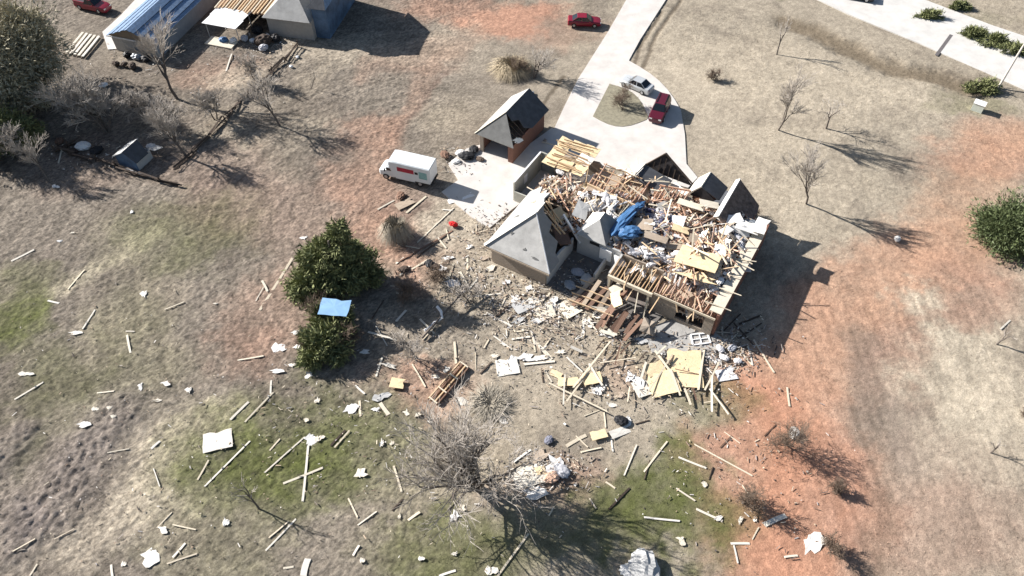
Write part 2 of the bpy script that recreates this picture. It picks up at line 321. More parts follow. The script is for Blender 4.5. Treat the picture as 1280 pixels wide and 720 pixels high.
sheet('driveway', drive, .05, M['concrete'], 'pale concrete drive curving past the ruined house')
isl = [(762, 105)] + arc((764, 106), (810, 146), -.16) + arc((808, 150), (741, 146), -.16)
mb = MB(); pts = [G(*p) for p in isl]; mb.prism([(p.x, p.y) for p in pts][::-1], -.1, .09)
tag(mb.build('lawn_island', mat('island_turf', [(0.235, 0.215, 0.155)], 3, .35, .95, .6, 10)), 'rounded turf island in the concrete drive', kind='structure')
court = [(583, 186), (604, 180), (640, 196), (690, 160), (712, 172), (700, 200), (670, 240), (640, 262), (612, 285), (590, 272), (552, 240), (573, 225), (560, 205)]
sheet('forecourt', court, .046, M['concrete'], 'pale concrete forecourt beside the roofless room')
road = [(905, -60), (985, -18), (1060, 18), (1150, 55), (1240, 95), (1330, 135), (1480, 205), (1480, 120), (1330, 62), (1240, 32), (1140, -6), (1010, -60)]
sheet('road', road, .07, M['road'], 'pale concrete road crossing the far corner')
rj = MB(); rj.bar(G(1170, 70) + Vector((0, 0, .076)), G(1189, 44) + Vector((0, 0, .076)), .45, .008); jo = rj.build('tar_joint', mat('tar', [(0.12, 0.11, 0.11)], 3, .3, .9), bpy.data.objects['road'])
sheet('shop_apron', [(128, 40), (150, 20), (178, -10), (215, -30), (225, 0), (160, 60), (135, 62)], .03, M['concrete'], 'pale concrete apron beside the metal workshop')
sheet('patio', [(676, 352), (722, 300), (770, 320), (800, 352), (830, 392), (795, 430), (735, 385)], .03, mat('patio_concrete', [(0.15, 0.14, 0.13)], 1, .35, .9, .3, 6), 'concrete patio in the shaded courtyard')  # patio concrete colour lowered to deepen the courtyard shade
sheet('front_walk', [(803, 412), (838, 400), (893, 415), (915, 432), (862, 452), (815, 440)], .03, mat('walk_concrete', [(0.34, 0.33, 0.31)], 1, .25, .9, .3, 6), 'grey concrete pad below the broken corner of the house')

# ---------------------------------------------------------------- shared pieces: boards, torn sheets, crumpled lumps
def board_mesh(k):
    r = random.Random(100 + k); mb = MB(); xs = [-.5, -.2, .2, .5]; bow = r.uniform(-.12, .12); sec = []
    for i, x in enumerate(xs):
        off = bow * (1 - (2 * x) ** 2)
        for (y, z) in ((-.5, -.5), (.5, -.5), (.5, .5), (-.5, .5)):
            e = r.uniform(-.02, .012) if i in (0, 3) else 0
            mb.v.append((x + (e if i == 3 else -e), y + off, z))
    mb.f = [(3, 2, 1, 0), (12, 13, 14, 15)]
    for i in range(3):
        for j in range(4):
            a, b = i * 4 + j, i * 4 + (j + 1) % 4; mb.f.append((a, b, b + 4, a + 4))
    return mb.mesh('board')
BOARD = {}
def share(kind, k, maker, m):
    key = (kind, k, m.name)
    if key not in BOARD:
        me = maker(k); me.materials.append(m); BOARD[key] = me
    return BOARD[key]
def frame_matrix(p, q, w, t, roll=0):
    d = (q - p); L = d.length; x = d.normalized(); up = Vector((0, 0, 1)) if abs(x.z) < .95 else Vector((0, 1, 0))
    y = up.cross(x).normalized(); z = x.cross(y)
    if roll: c, s = math.cos(roll), math.sin(roll); y, z = y * c + z * s, z * c - y * s
    m = Matrix((x * L, y * w, z * t)).transposed().to_4x4(); m.translation = (p + q) / 2
    return m
def board(name, p, q, w, t, m, roll=0, parent=None):
    me = share('b', rnd.randrange(6), board_mesh, m)
    o = bpy.data.objects.new(name, me); COL.objects.link(o); mw = frame_matrix(Vector(p), Vector(q), w, t, roll)
    if parent: o.parent = parent
    o.matrix_local = mw
    return o
def sheet_mesh(k):
    r = random.Random(300 + k); mb = MB(); n = 14; top = []
    rect = k < 4
    if rect:
        ol = []
        for a_, b_ in (((-.5, -.5), (.5, -.5)), ((.5, -.5), (.5, .5)), ((.5, .5), (-.5, .5)), ((-.5, .5), (-.5, -.5))):
            m_ = 4 if len(ol) % 7 == 0 else 3
            for i in range(m_): t_ = i / m_; ol.append((a_[0] + (b_[0] - a_[0]) * t_, a_[1] + (b_[1] - a_[1]) * t_))
        n = len(ol); cut = r.randrange(n)
        for i, (x, y) in enumerate(ol):
            f = r.uniform(.93, 1.0) * (.72 if i == cut else 1); top.append((x * f, y * r.uniform(.94, 1.0) * (.8 if i == cut else 1), r.uniform(-.5, .5)))
    for i in range(0 if rect else n):
        a = 2 * math.pi * i / n + r.uniform(-.12, .12); c, s = math.cos(a), math.sin(a)
        rad = .5 / max(abs(c), abs(s)) * r.uniform(.9, 1.0) if rect else .5 * r.choice([1.1, 1, .85, .6, .42, 1.2, .7])
        top.append((c * rad, s * rad, r.uniform(-.5, .5) * (1.2 if rect else 2.0)))
    vs = [(0, 0, r.uniform(0, 1) + .5)] + [(x, y, z + .5) for x, y, z in top] + [(0, 0, -.5)] + [(x, y, z - .5) for x, y, z in top]
    fs = []
    for i in range(n):
        j = (i + 1) % n; fs += [(0, 1 + i, 1 + j), (n + 1, n + 2 + j, n + 2 + i), (1 + i, n + 2 + i, n + 2 + j, 1 + j)]
    mb.add(vs, fs); return mb.mesh('torn_sheet')
def sheet_piece(name, loc, sx, sy, rz, m, k=None, tilt=(0, 0), t=.03, parent=None):
    k = rnd.randrange(10) if k is None else k
    o = bpy.data.objects.new(name, share('s', k, sheet_mesh, m)); COL.objects.link(o)
    o.location = loc; o.rotation_euler = (tilt[0], tilt[1], rz); o.scale = (sx, sy, t)
    if parent: o.parent = parent
    return o
def lump_mesh(k):
    r = np.random.default_rng(500 + k); bm = bmesh.new(); bmesh.ops.create_icosphere(bm, subdivisions=3, radius=.5)
    fr = r.uniform(2, 5, (5, 3)); ph = r.uniform(0, 6, 5)
    for v in bm.verts:
        p = np.array(v.co); n = sum(abs(math.sin(float(fr[i] @ p * 2 + ph[i]))) for i in range(5)) / 5
        n2 = sum(abs(math.sin(float(fr[i][::-1] @ p * 5 + ph[i]))) for i in range(5)) / 5
        v.co *= .45 + .55 * n + .45 * n2
    me = bpy.data.meshes.new('crumpled_lump'); bm.to_mesh(me); bm.free(); return me
def lump(name, loc, s, rz, m, k=None, parent=None, tilt=0):
    k = rnd.randrange(8) if k is None else k
    o = bpy.data.objects.new(name, share('l', k, lump_mesh, m)); COL.objects.link(o)
    o.location = loc; o.rotation_euler = (tilt, 0, rz); o.scale = s
    if parent: o.parent = parent
    return o

# ---------------------------------------------------------------- the wrecked house (local axes: u along the long front, v towards the road)
HA = R(-31); HO = G(894, 397, 2.7); HO.z = 0
HU = Vector((math.cos(HA), math.sin(HA), 0)); HV = Vector((-math.sin(HA), math.cos(HA), 0))
def H(u, v, z=0): return HO + HU * u + HV * v + Vector((0, 0, z))
def HL(px, py, z):
    g = G(px, py, z) - HO; return (g.dot(HU), g.dot(HV))
house = empty('wrecked_house', HO, HA, 'large single storey brick house with its roof torn off and rubble heaped inside', 'house')
def hb(name, a, b, m, parent=house):
    mb = MB(); mb.b2(a, b); return mb.build(name, m, parent)
hb('floor_slab', (-24.4, 3.0, -.1), (.2, 14.3, .12), M['floor'])
hb('floor_slab', (-11.2, -.2, -.1), (.2, 2.997, .12), M['floor'])
hb('floor_slab', (-23.3, -2.7, -.1), (-16.9, 2.99, .115), M['floor'])
hb('floor_slab', (-26.1, 6.2, -.1), (-24.4, 12.4, .11), M['concrete'])
def wall(name, p, q, t, prof, m):
    """standing wall with a broken top: prof = [(fraction, height), ...]"""
    p = Vector((p[0], p[1], 0)); q = Vector((q[0], q[1], 0)); d = (q - p).normalized(); n = Vector((-d.y, d.x, 0)) * t / 2; mb = MB(); L = (q - p).length
    for (f0, h0), (f1, h1) in zip(prof[:-1], prof[1:]):
        a = p + d * L * f0; b = p + d * L * f1
        vs = [a - n, b - n, b + n, a + n, a - n + Vector((0, 0, h0)), b - n + Vector((0, 0, h1)), b + n + Vector((0, 0, h1)), a + n + Vector((0, 0, h0))]
        mb.add(vs, [(0, 3, 2, 1), (4, 5, 6, 7), (0, 1, 5, 4), (2, 3, 7, 6), (3, 0, 4, 7), (1, 2, 6, 5)])
    return mb.build(name, m, house)
def jag(n, lo, hi, seed):
    r = random.Random(seed); return [(i / n, r.uniform(lo, hi)) for i in range(n + 1)]
wall('wall', (.2, 0), (.2, 14.1), .28, jag(14, 3.1, 3.24, 1), M['brick'])
hb('eave_deck', (-.75, .1, 3.25), (.42, 12.4, 3.33), M['cream'])
wall('wall', (.06, 14.2), (-5.5, 14.2), .24, jag(8, 2.6, 3.4, 2), M['brick'])
wall('wall', (-5.8, 14.3), (-15, 14.3), .24, jag(12, .9, 2.6, 3), M['tanbrick'])
wall('wall', (-15.2, 14.3), (-24, 14.3), .24, jag(12, 1.5, 2.7, 4), M['tanbrick'])
# right front with two openings
for a, b in (((-6.3, -.25, 0), (-3.75, 0, 2.62)), ((-2.55, -.25, 0), (-2.3, 0, 2.38)), ((-.9, -.25, 0), (.05, 0, 2.62)), ((-3.75, -.25, 2.38), (-.9, -.003, 2.62)), ((-3.75, -.25, 0), (-2.55, 0, .5)), ((-2.3, -.25, 0), (-.9, 0, .5))):
    hb('wall', a, b, M['tanbrick'])
hb('wall', (-6.55, -.2, 0), (-6.3, 3.0, 2.5), M['tanbrick'])
# covered terrace: long header on posts, ceiling joists behind
hb('header_beam', (-11.1, -.65, 2.45), (-6.3, -.42, 2.86), M['palewood'])
for u in (-11.0, -6.75): hb('post', (u, -.6, .03), (u + .2, -.45, 2.45), M['palewood'])
hb('wall', (-11.2, 2.9, 0), (-6.6, 3.1, 2.6), M['tanbrick'])
hb('wall', (-11.3, 0, 0), (-11.1, 3.1, 2.6), M['siding'])
for i in range(13):
    u = -11.0 + i * .38; board('joist', (u, -.38, 2.72), (u + rnd.uniform(-.1, .1), rnd.uniform(1.8, 2.9), 2.72 + rnd.uniform(-.2, .35)), .06, .22, M['pine'], parent=house)
for i in range(16):
    u = -6.15 + i * .38; board('joist', (u, -.1, 2.76), (u + rnd.gauss(0, .3), rnd.uniform(1.0, 2.8), 2.76 + rnd.uniform(-.1, .7)), .06, .2, M['pinkwood'], parent=house)
hb('fascia_board', (-6.25, -.36, 2.64), (.1, -.27, 2.88), M['palewood'])
for u in (-8.6, -7.6): board('rafter', (u, 2.2, 3.1), (u + 1.5, -2.6, 1.6 if u < -8 else .3), .09, .16, M['palewood'], parent=house)
# interior ceiling that still carries the rubble
hb('ceiling_deck', (-11.0, 3.2, 2.0), (-.05, 14.0, 2.15), M['tanboard'])
hb('ceiling_deck', (-19.2, 6.6, 2.0), (-11.05, 14.1, 2.14), M['tanboard'])
hb('ceiling_deck', (-24.2, 6.4, 1.6), (-19.25, 9.8, 1.74), M['tanboard'])
hb('ceiling_deck', (-6.2, .1, 2.05), (-.06, 3.15, 2.16), M['tanboard'])
# courtyard walls
hb('wall', (-16.3, 2.95, 0), (-11.32, 3.15, 2.75), M['siding'])
hb('wall', (-12.95, .2, 0), (-12.75, 2.9, 1.2), M['siding'])
# left wing: walls and hipped roof
wall('wall', (-23.3, -2.7), (-16.9, -2.7), .22, [(0, 2.5), (1, 2.5)], M['tanbrick'])
wall('wall', (-16.9, -2.59), (-16.9, 3.0), .22, [(0, 2.5), (.5, 2.5), (.7, 2.1), (.85, 1.4), (1, 1.9)], M['siding'])
wall('wall', (-23.4, -2.59), (-23.4, 6.1), .22, [(0, 2.5), (.8, 2.5), (1, 1.8)], M['tanbrick'])
EZ, RZ = 2.55, 6.05
def roof(name, pts, m, t=.14):
    mb = MB(); mb.slab(pts, t); return mb.build(name, m, house)
L0, R0, T0, T1 = (-23.95, -3.25, EZ), (-16.25, -3.25, EZ), (-20.1, .6, RZ), (-20.1, 2.2, RZ)
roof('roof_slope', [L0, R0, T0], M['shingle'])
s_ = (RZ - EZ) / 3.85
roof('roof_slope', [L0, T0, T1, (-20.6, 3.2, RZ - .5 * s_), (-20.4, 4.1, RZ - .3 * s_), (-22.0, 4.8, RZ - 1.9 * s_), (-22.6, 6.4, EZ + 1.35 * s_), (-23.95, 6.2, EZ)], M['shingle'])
roof('roof_slope', [R0, (-16.25, -1.2, EZ), (-16.9, -.9, EZ + .65 * s_), (-17.3, .3, EZ + 1.05 * s_), (-18.3, .2, EZ + 2.05 * s_), (-18.6, 1.3, EZ + 2.35 * s_), (-19.6, 1.4, EZ + 3.35 * s_), T1, T0], M['shingle_lee'])
mb = MB(); mb.bar(Vector(L0) + Vector((0, 0, .07)), Vector(T0) + Vector((0, 0, .07)), .32, .06); mb.build('hip_cap', M['drywall'], house)
mb = MB(); mb.bar(Vector(R0) + Vector((0, 0, .05)), Vector(T0) + Vector((0, 0, .05)), .10, .05); mb.build('hip_cap', M['white'], house)
mb = MB(); mb.bar(Vector(T0) + Vector((0, 0, .06)), Vector(T1) + Vector((0, 0, .06)), .3, .06); mb.build('ridge_cap', M['drywall'], house)
mb = MB(); mb.bar((-23.95, -3.34, EZ - .12), (-16.25, -3.34, EZ - .12), .05, .22); mb.build('fascia_board', M['tanboard'], house)
for k in range(7):   # broken rafters bared on the torn side
    v = .4 + k * .45; board('rafter', (-20.05, v, RZ - .2), (-20.1 + rnd.uniform(1.2, 3.3), v + rnd.uniform(-.2, .2), EZ + rnd.uniform(.2, 1.8)), .06, .18, M['pine'], parent=house)
# roofless room
for p, q, prof in (((-26.1, 6.3), (-26.1, 12.4), [(0, 2.7), (1, 2.75)]), ((-26.0, 12.4), (-24.3, 12.4), [(0, 2.75), (.7, 2.7), (1, 1.6)]), ((-26.0, 6.3), (-23.6, 6.3), [(0, 1.5), (1, 1.5)])):
    wall('wall', p, q, .16, prof, M['greenplaster'])
hb('wall_cap', (-26.19, 6.4, 2.75), (-26.0, 12.3, 2.82), M['white'])
hb('window', (-26.015, 8.4, .9), (-25.99, 9.1, 2.1), M['white'])
# sheathed roof part that slid off, with bared rafters
dk = [[-25.0, 10.4], [-23.4, 10.2], [-21.6, 10.1], [-20.0, 10.4]]
for i in range(3):
    for j in range(3):
        u0 = -24.9 + i * 1.62; v0 = 10.5 + j * 1.55 + i * .12
        if (i, j) == (1, 1): continue
        sheet_piece('sheathing_panel', (u0 + .8, v0 + .75, 3.15 + .16 * j + rnd.uniform(-.08, .08)), 1.75, 1.6, rnd.uniform(-.08, .08), M['osb'], k=rnd.randrange(4), tilt=(R(7), R(rnd.uniform(-4, 4))), t=.05, parent=house)
for j in range(11):
    v = 10.5 + j * .42; a = -24.9 + rnd.uniform(-.2, .6); b = -20.3 + rnd.uniform(-1.2, .5)
    board('rafter', (a, v + rnd.gauss(0, .2), 3.32 + .11 * j * .42), (b, v + rnd.gauss(.1, .3), 3.25 + .11 * j * .42 + rnd.uniform(-.1, .25)), .07, .16, M['pine'], parent=house)
# joist bays in the middle
board('header_beam', (-18.9, 9.95, 3.05), (-12.7, 9.55, 3.05), .14, .28, M['pine'], parent=house)
for i in range(15):
    u = -19.2 + i * .44; board('joist', (u, 10.0 + rnd.uniform(-.3, .4), 3.0), (u - .15 + rnd.gauss(0, .35), 13.3 + rnd.uniform(-1.9, 1.2), 3.0 + rnd.uniform(-.5, .6)), .06, .24, rnd.choice([M['pine'], M['redwood']]), parent=house)
for i in range(12):
    u = -17.2 + i * .4; board('joist', (u, 9.6, 2.95), (u + rnd.uniform(-.3, .3), 7.6 + rnd.uniform(-.5, .7), 2.9 + rnd.uniform(-.3, .2)), .06, .2, rnd.choice([M['pine'], M['palewood']]), parent=house)
for i in range(4): board('joist', (-18.8, 10.9 + i * .95, 3.2), (-15.5 + rnd.uniform(-.5, 2), 10.8 + i * .95, 3.22), .07, .12, M['pine'], parent=house)
for i in range(8):   # short rafters beside the dark gable
    u = -11.8 + i * .42; board('rafter', (u, 11.4 + i * .08, 2.9), (u + .1, 13.4 + i * .12, 3.35), .07, .2, M['redwood'], parent=house)
board('header_beam', (-11.9, 11.35, 2.95), (-8.6, 12.0, 2.95), .12, .24, M['redwood'], parent=house); board('header_beam', (-11.9, 13.5, 3.4), (-8.6, 14.4, 3.4), .12, .2, M['redwood'], parent=house)
# dark front gable seen from behind
roof('gable_wall', [(-15.2, 16.4, 2.3), (-9.2, 16.4, 2.3), (-12.9, 16.9, 5.0)][::1], M['felt'], .16)
for i in range(7):
    u = -14.5 + i * .62; h = 5.0 - abs(u + 12.9) * (1.17 if u < -12.9 else .73) - .25
    if h > 2.6: board('stud', (u, 16.26, 2.35), (u, 16.2 + (h - 2.3) * .18, h), .07, .1, M['darkwood'], parent=house)
roof('roof_slope', [(-14.9, 13.5, 3.15), (-11.6, 13.4, 2.5), (-11.3, 15.9, 2.5), (-14.6, 15.9, 3.3)], M['darkroof'])  # lee slope, its shade put in as dark shingle
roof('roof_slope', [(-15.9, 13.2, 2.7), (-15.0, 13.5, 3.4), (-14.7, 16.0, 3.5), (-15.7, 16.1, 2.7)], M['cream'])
mb = MB(); mb.bar((-12.9, 16.8, 5.06), (-8.6, 16.4, 2.2), .14, .12); mb.build('barge_board', M['darkwood'], house)
mb = MB(); mb.bar((-12.9, 16.8, 5.06), (-15.3, 16.4, 2.3), .14, .12); mb.build('barge_board', M['darkwood'], house)
# small gabled roof: sunlight painted pale on one slope, shade painted dark on the lee
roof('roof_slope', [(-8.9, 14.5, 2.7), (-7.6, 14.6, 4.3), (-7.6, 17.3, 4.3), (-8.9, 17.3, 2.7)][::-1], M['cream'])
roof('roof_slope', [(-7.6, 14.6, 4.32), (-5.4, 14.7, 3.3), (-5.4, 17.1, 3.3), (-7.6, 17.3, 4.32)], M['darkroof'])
roof('gable_wall', [(-8.8, 14.62, 2.6), (-5.5, 14.62, 2.9), (-7.6, 14.62, 4.2)], M['felt'], .1)
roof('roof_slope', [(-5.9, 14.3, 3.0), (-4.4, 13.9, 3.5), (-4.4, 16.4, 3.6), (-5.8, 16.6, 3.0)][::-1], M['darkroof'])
# leaning torn slope at the road corner
roof('roof_slope', [(-4.3, 16.7, 5.3), (-4.5, 11.6, 4.1), (-3.2, 11.2, 2.6), (-1.7, 12.3, 2.7), (-1.4, 15.6, 2.8), (-1.6, 16.6, 2.9)], M['brownfelt'], .12)
mb = MB(); mb.slab([(-4.35, 16.75, 5.38), (-4.75, 16.7, 5.1), (-5.0, 11.5, 3.8), (-4.5, 11.5, 4.18)], .1); mb.build('ridge_cap', M['drywall'], house)  # narrow sunny slope along the ridge, sunlight put in as white
hb('wall', (-1.8, 14.35, -.1), (-1.6, 16.5, 2.75), M['brick']); hb('wall', (-8.8, 16.3, -.1), (-1.82, 16.5, 2.6), M['brick']); hb('floor_slab', (-8.7, 14.32, -.1), (-1.85, 16.28, .1), M['concrete'])
roof('wall_panel', [(-2.1, 12.2, 2.95), (-.3, 12.0, 2.95), (-.2, 13.9, 3.05), (-2.0, 14.0, 3.2)], M['metalwall'], .12)
# small hipped turret above the courtyard
tb = [(-16.4, 2.7, 3.0), (-13.0, 2.7, 3.0), (-13.0, 6.4, 3.0), (-16.4, 6.4, 3.0)]; ta, tb2 = (-14.7, 4.4, 4.55), (-14.7, 5.6, 4.55)
roof('roof_slope', [tb[0], tb[1], ta], M['shingle']); roof('roof_slope', [tb[1], tb[2], tb2, ta], M['shingle_lee']); roof('roof_slope', [tb[2], tb[3], tb2], M['shingle_lee']); roof('roof_slope', [tb[3], tb[0], ta, tb2], M['drywall'])  # sunlit slope whitened and lee slopes darkened in their colours
hb('wall', (-13.3, 3.2, 2.2), (-13.1, 6.2, 2.95), M['siding']); hb('soffit', (-16.2, 2.9, 2.76), (-13.1, 6.2, 2.92), M['white'])
hb('wall_panel', (-13.6, 2.72, .9), (-12.3, 2.93, 2.4), M['white'])
hb('vent_opening', (-14.9, 2.91, 2.2), (-13.8, 2.945, 2.6), M['black'])

# rubble inside the walls: uneven mass of plaster, insulation and splinters
mb = MB(); PAL = [(.62, .59, .57), (.68, .62, .56), (.48, .38, .30), (.40, .27, .20), (.58, .45, .33), (.07, .06, .06), (.70, .68, .66), (.08, .075, .08), (.36, .37, .40), (.66, .63, .60)]  # near-black entries paint the shaded voids between the pieces
def zone(u, v):
    if u < -24.0 or u > -.2 or v > 14.1: return None
    if u < -19.2: return 1.9 if 6.5 < v < 10.2 else None
    if -19.3 < u < -12.6 and 9.9 < v < 13.8: return 1.35
    if u < -11.2: return 2.35 if v > 6.5 else (2.0 if u < -16.6 and v > 3.0 else (2.6 if u > -13.0 and v > 3.3 else None))
    if u < -6.4: return 2.45 if v > 3.2 else None
    return None if v < .1 else (1.25 if v < 2.3 else 2.85)
def hh(u, v):
    z = zone(u, v)
    if z is None: z = 1.2
    return z + .45 * (math.sin(u * 1.3 + 2 * math.sin(v * .7)) * math.sin(v * 1.1 + u * .3)) + .1
du = .2
rr_ = random.Random(5); hcache = {}
def hnode(i, j):
    if (i, j) not in hcache:
        u, v = -24.2 + i * du, -.1 + j * du
        hcache[(i, j)] = Vector((u + rr_.uniform(-.07, .07), v + rr_.uniform(-.07, .07), hh(u, v) + rr_.gauss(0, .24)))
    return hcache[(i, j)]
for i in range(121):
    for j in range(72):
        u, v = -24.2 + (i + .5) * du, -.1 + (j + .5) * du
        if zone(u, v) is None: continue
        k = int(vnoise(np.array([u / .7]), np.array([v / .7]), 900)[0] * 9.99); c = PAL[k] if rr_.random() < .7 else rr_.choice(PAL)
        a, b, c2, d = hnode(i, j), hnode(i + 1, j), hnode(i + 1, j + 1), hnode(i, j + 1)
        mb.add([a, b, c2, d], [(0, 1, 2), (0, 2, 3)], c)
def rot_rand(r): return Matrix.Rotation(r.uniform(0, 6.28), 3, 'Z') @ Matrix.Rotation(r.gauss(0, .5), 3, 'X') @ Matrix.Rotation(r.gauss(0, .35), 3, 'Y')
for n in range(2600):
    u, v = rr_.uniform(-24, -.3), rr_.uniform(0, 14.1)
    if zone(u, v) is None: continue
    if rr_.random() < .5: s = (rr_.uniform(.4, 1.5), rr_.uniform(.04, .1), rr_.uniform(.03, .07)); c = rr_.choice([(.58, .44, .29), (.42, .24, .14), (.62, .52, .40), (.30, .16, .10), (.64, .58, .5)])
    else: s = (rr_.uniform(.15, .6), rr_.uniform(.1, .4), rr_.uniform(.01, .05)); c = rr_.choice(PAL)
    mb.box((u, v, hh(u, v) + rr_.uniform(-.05, .3)), s, m=rot_rand(rr_), col=c)
ro = mb.build('rubble', M['vcol']); ro.location = HO; ro.rotation_euler = (0, 0, HA)
tag(ro, 'mixed plaster, insulation and splinters filling the roofless house', 'rubble', kind='stuff')

RANK = ['longest', 'second longest', 'third longest', 'fourth longest', 'fifth longest', 'sixth longest', 'seventh longest', 'eighth longest', 'ninth longest', 'tenth longest']
def loose_boards(n, u0, u1, v0, v1, mats, label, group, lens=(1.5, 3.8), az=None, zup=.25, seed=0, name='loose_stud', spread=.5, steep=.18):
    r = random.Random(seed); made = []
    for _ in range(n):
        u, v = r.uniform(u0, u1), r.uniform(v0, v1); L = r.uniform(*lens); a = r.uniform(0, math.pi) if az is None else az + r.gauss(0, spread); el = r.gauss(0, steep)
        d = Vector((math.cos(a) * math.cos(el), math.sin(a) * math.cos(el), math.sin(el))) * L / 2
        c = Vector((u, v, hh(u, v) + zup + abs(d.z) * .7 + r.uniform(0, .35)))
        p, q = c - d, c + d
        o = board(name, H(p.x, p.y, p.z), H(q.x, q.y, q.z), r.choice([.09, .12, .16]), r.choice([.04, .05, .09]), r.choice(mats), roll=r.uniform(-.6, .6)); made.append((L, o))
    for i, (L, o) in enumerate(sorted(made, key=lambda t: -t[0])): tag(o, (RANK[i] if i < 10 else 'short') + ' ' + label, 'board', group)
loose_boards(48, -9.6, -4.6, 7.0, 10.8, [M['redwood'], M['redwood'], M['palewood']], 'reddish bare stud in the lumber tangle behind the yellow sheathing', 'reddish studs tangled behind the yellow sheathing', seed=1, lens=(1.2, 3.2))
loose_boards(46, -5.2, -1.2, 1.5, 9.5, [M['palewood'], M['redwood'], M['palewood'], M['pine']], 'pale splintered lath sticking up along the long right wall', 'splintered laths along the long wall', seed=2, az=R(115), lens=(1.5, 3.6), steep=.3)
loose_boards(34, -23.5, -18.8, 6.4, 10.3, [M['pine'], M['palewood'], M['redwood']], 'broken rafter jumbled between the grey hip roof and the sheathed deck', 'rafters jumbled behind the grey hip roof', seed=3, lens=(1.2, 3.4))
loose_boards(18, -18.0, -11.5, 10.5, 14.0, [M['palewood'], M['pine']], 'pale loose stick strewn over the middle joist bays', 'sticks strewn over the joist bays', seed=4, lens=(1.0, 2.8), zup=1.6)
loose_boards(14, -10.5, -5.0, 3.2, 5.2, [M['palewood'], M['pine']], 'loose pine stick in the heap behind the terrace joists', 'sticks behind the terrace joists', seed=5, lens=(1, 2.4))
loose_boards(16, -18.0, -13.5, 6.6, 9.4, [M['palewood'], M['insul']], 'whitish batten among the pale insulation beside the turret', 'battens beside the turret', seed=6, lens=(1, 2.6))
loose_boards(24, -11.5, -5.5, 10.6, 13.8, [M['palewood'], M['redwood']], 'broken stick around the small gabled roofs facing the drive', 'sticks around the small gables', seed=7, lens=(1, 2.6), zup=.35)
loose_boards(10, -6.0, -.6, .2, 2.6, [M['redwood'], M['pine']], 'reddish stick lying across the front joists', 'sticks across the front joists', seed=8, lens=(.8, 2.2), zup=1.3)
def hp(px, py, z): u, v = HL(px, py, z); return u, v
def on_heap(px, py, up=.3):
    u, v = HL(px, py, 2.9); return H(u, v, hh(u, v) + up)
def pieces(lst, name, cat, group, mats, kind='lump', up=.25):
    for i, (px, py, a, b, rz, lab) in enumerate(lst):
        m = mats[i % len(mats)]
        if kind == 'lump': o = lump(name, on_heap(px, py, up), (a, b, min(a, b) * .55), R(rz), m, tilt=rnd.uniform(-.3, .3))
        else: o = sheet_piece(name, on_heap(px, py, 1.1 if a > 3 else .8), a, b, HA + R(rz), m, tilt=(rnd.uniform(-.2, .2), rnd.uniform(-.2, .2)), k=rnd.randrange(5), t=.05)
        tag(o, lab, cat, group)
pieces([(786, 268, 4.8, 1.0, 48, 'long folded blue tarpaulin at the centre of the rubble'), (778, 282, 4.4, 1.2, 55, 'narrow blue tarpaulin fold beside the turret roof'), (786, 296, 2.2, 1.8, 20, 'bunched dark blue tarpaulin below the long fold'), (797, 261, 1.6, .8, 30, 'pale blue tarpaulin scrap at the end of the beam')], 'tarpaulin', 'tarpaulin', 'blue tarpaulins in the rubble', [M['tarp']], up=.75)
r_ = random.Random(21)
for k in range(30):
    px, py = r_.gauss(822, 13), r_.gauss(280, 10)
    tag(lump('garment', on_heap(px, py, .25), (r_.uniform(.5, 1.3), r_.uniform(.3, .7), r_.uniform(.25, .5)), r_.uniform(0, 6), M['clothes']), 'crumpled garment in the dark clothes pile beside the blue tarpaulin', 'clothing', 'clothes piled beside the blue tarpaulin')
for k in range(26):
    px, py = r_.gauss(820, 20), r_.gauss(318, 9)
    tag(lump('insulation_batt', on_heap(px, py, .2), (r_.uniform(.6, 1.6), r_.uniform(.35, .9), r_.uniform(.3, .5)), r_.uniform(0, 6), M['insul']), 'crumpled grey-white insulation batt left of the big yellow sheathing', 'insulation', 'insulation beside the yellow sheathing')
for k in range(22):
    px, py = r_.gauss(750, 13), r_.gauss(250, 8)
    tag(lump('insulation_batt', on_heap(px, py, .2), (r_.uniform(.7, 2.0), r_.uniform(.35, .8), r_.uniform(.3, .5)), r_.uniform(0, 6), M['insul']), 'twisted white insulation batt between turret and joists', 'insulation', 'insulation between turret and joists')
for k in range(14):
    px, py = r_.gauss(800, 9), r_.gauss(222, 7)
    tag(lump('insulation_batt', on_heap(px, py, .3), (r_.uniform(.6, 1.4), r_.uniform(.35, .8), r_.uniform(.2, .4)), r_.uniform(0, 6), M['insul']), 'white insulation tuft behind the dark gable', 'insulation', 'insulation behind the dark gable')
pieces([(870, 332, 4.3, 3.2, 5, 'large yellow sheathing panel lying on the rubble'), (866, 354, 4.3, 1.4, 8, 'long yellow sheathing strip below the large panel'), (890, 338, 1.7, 3.0, 12, 'pale cream panel edge beside the large yellow sheathing'), (850, 292, 1.9, 1.0, 10, 'small yellow panel below the reddish tangle')], 'loose_sheathing', 'sheathing', 'yellow panels on the rubble', [M['osb'], M['osb'], M['cream'], M['osb']], 'sheet')
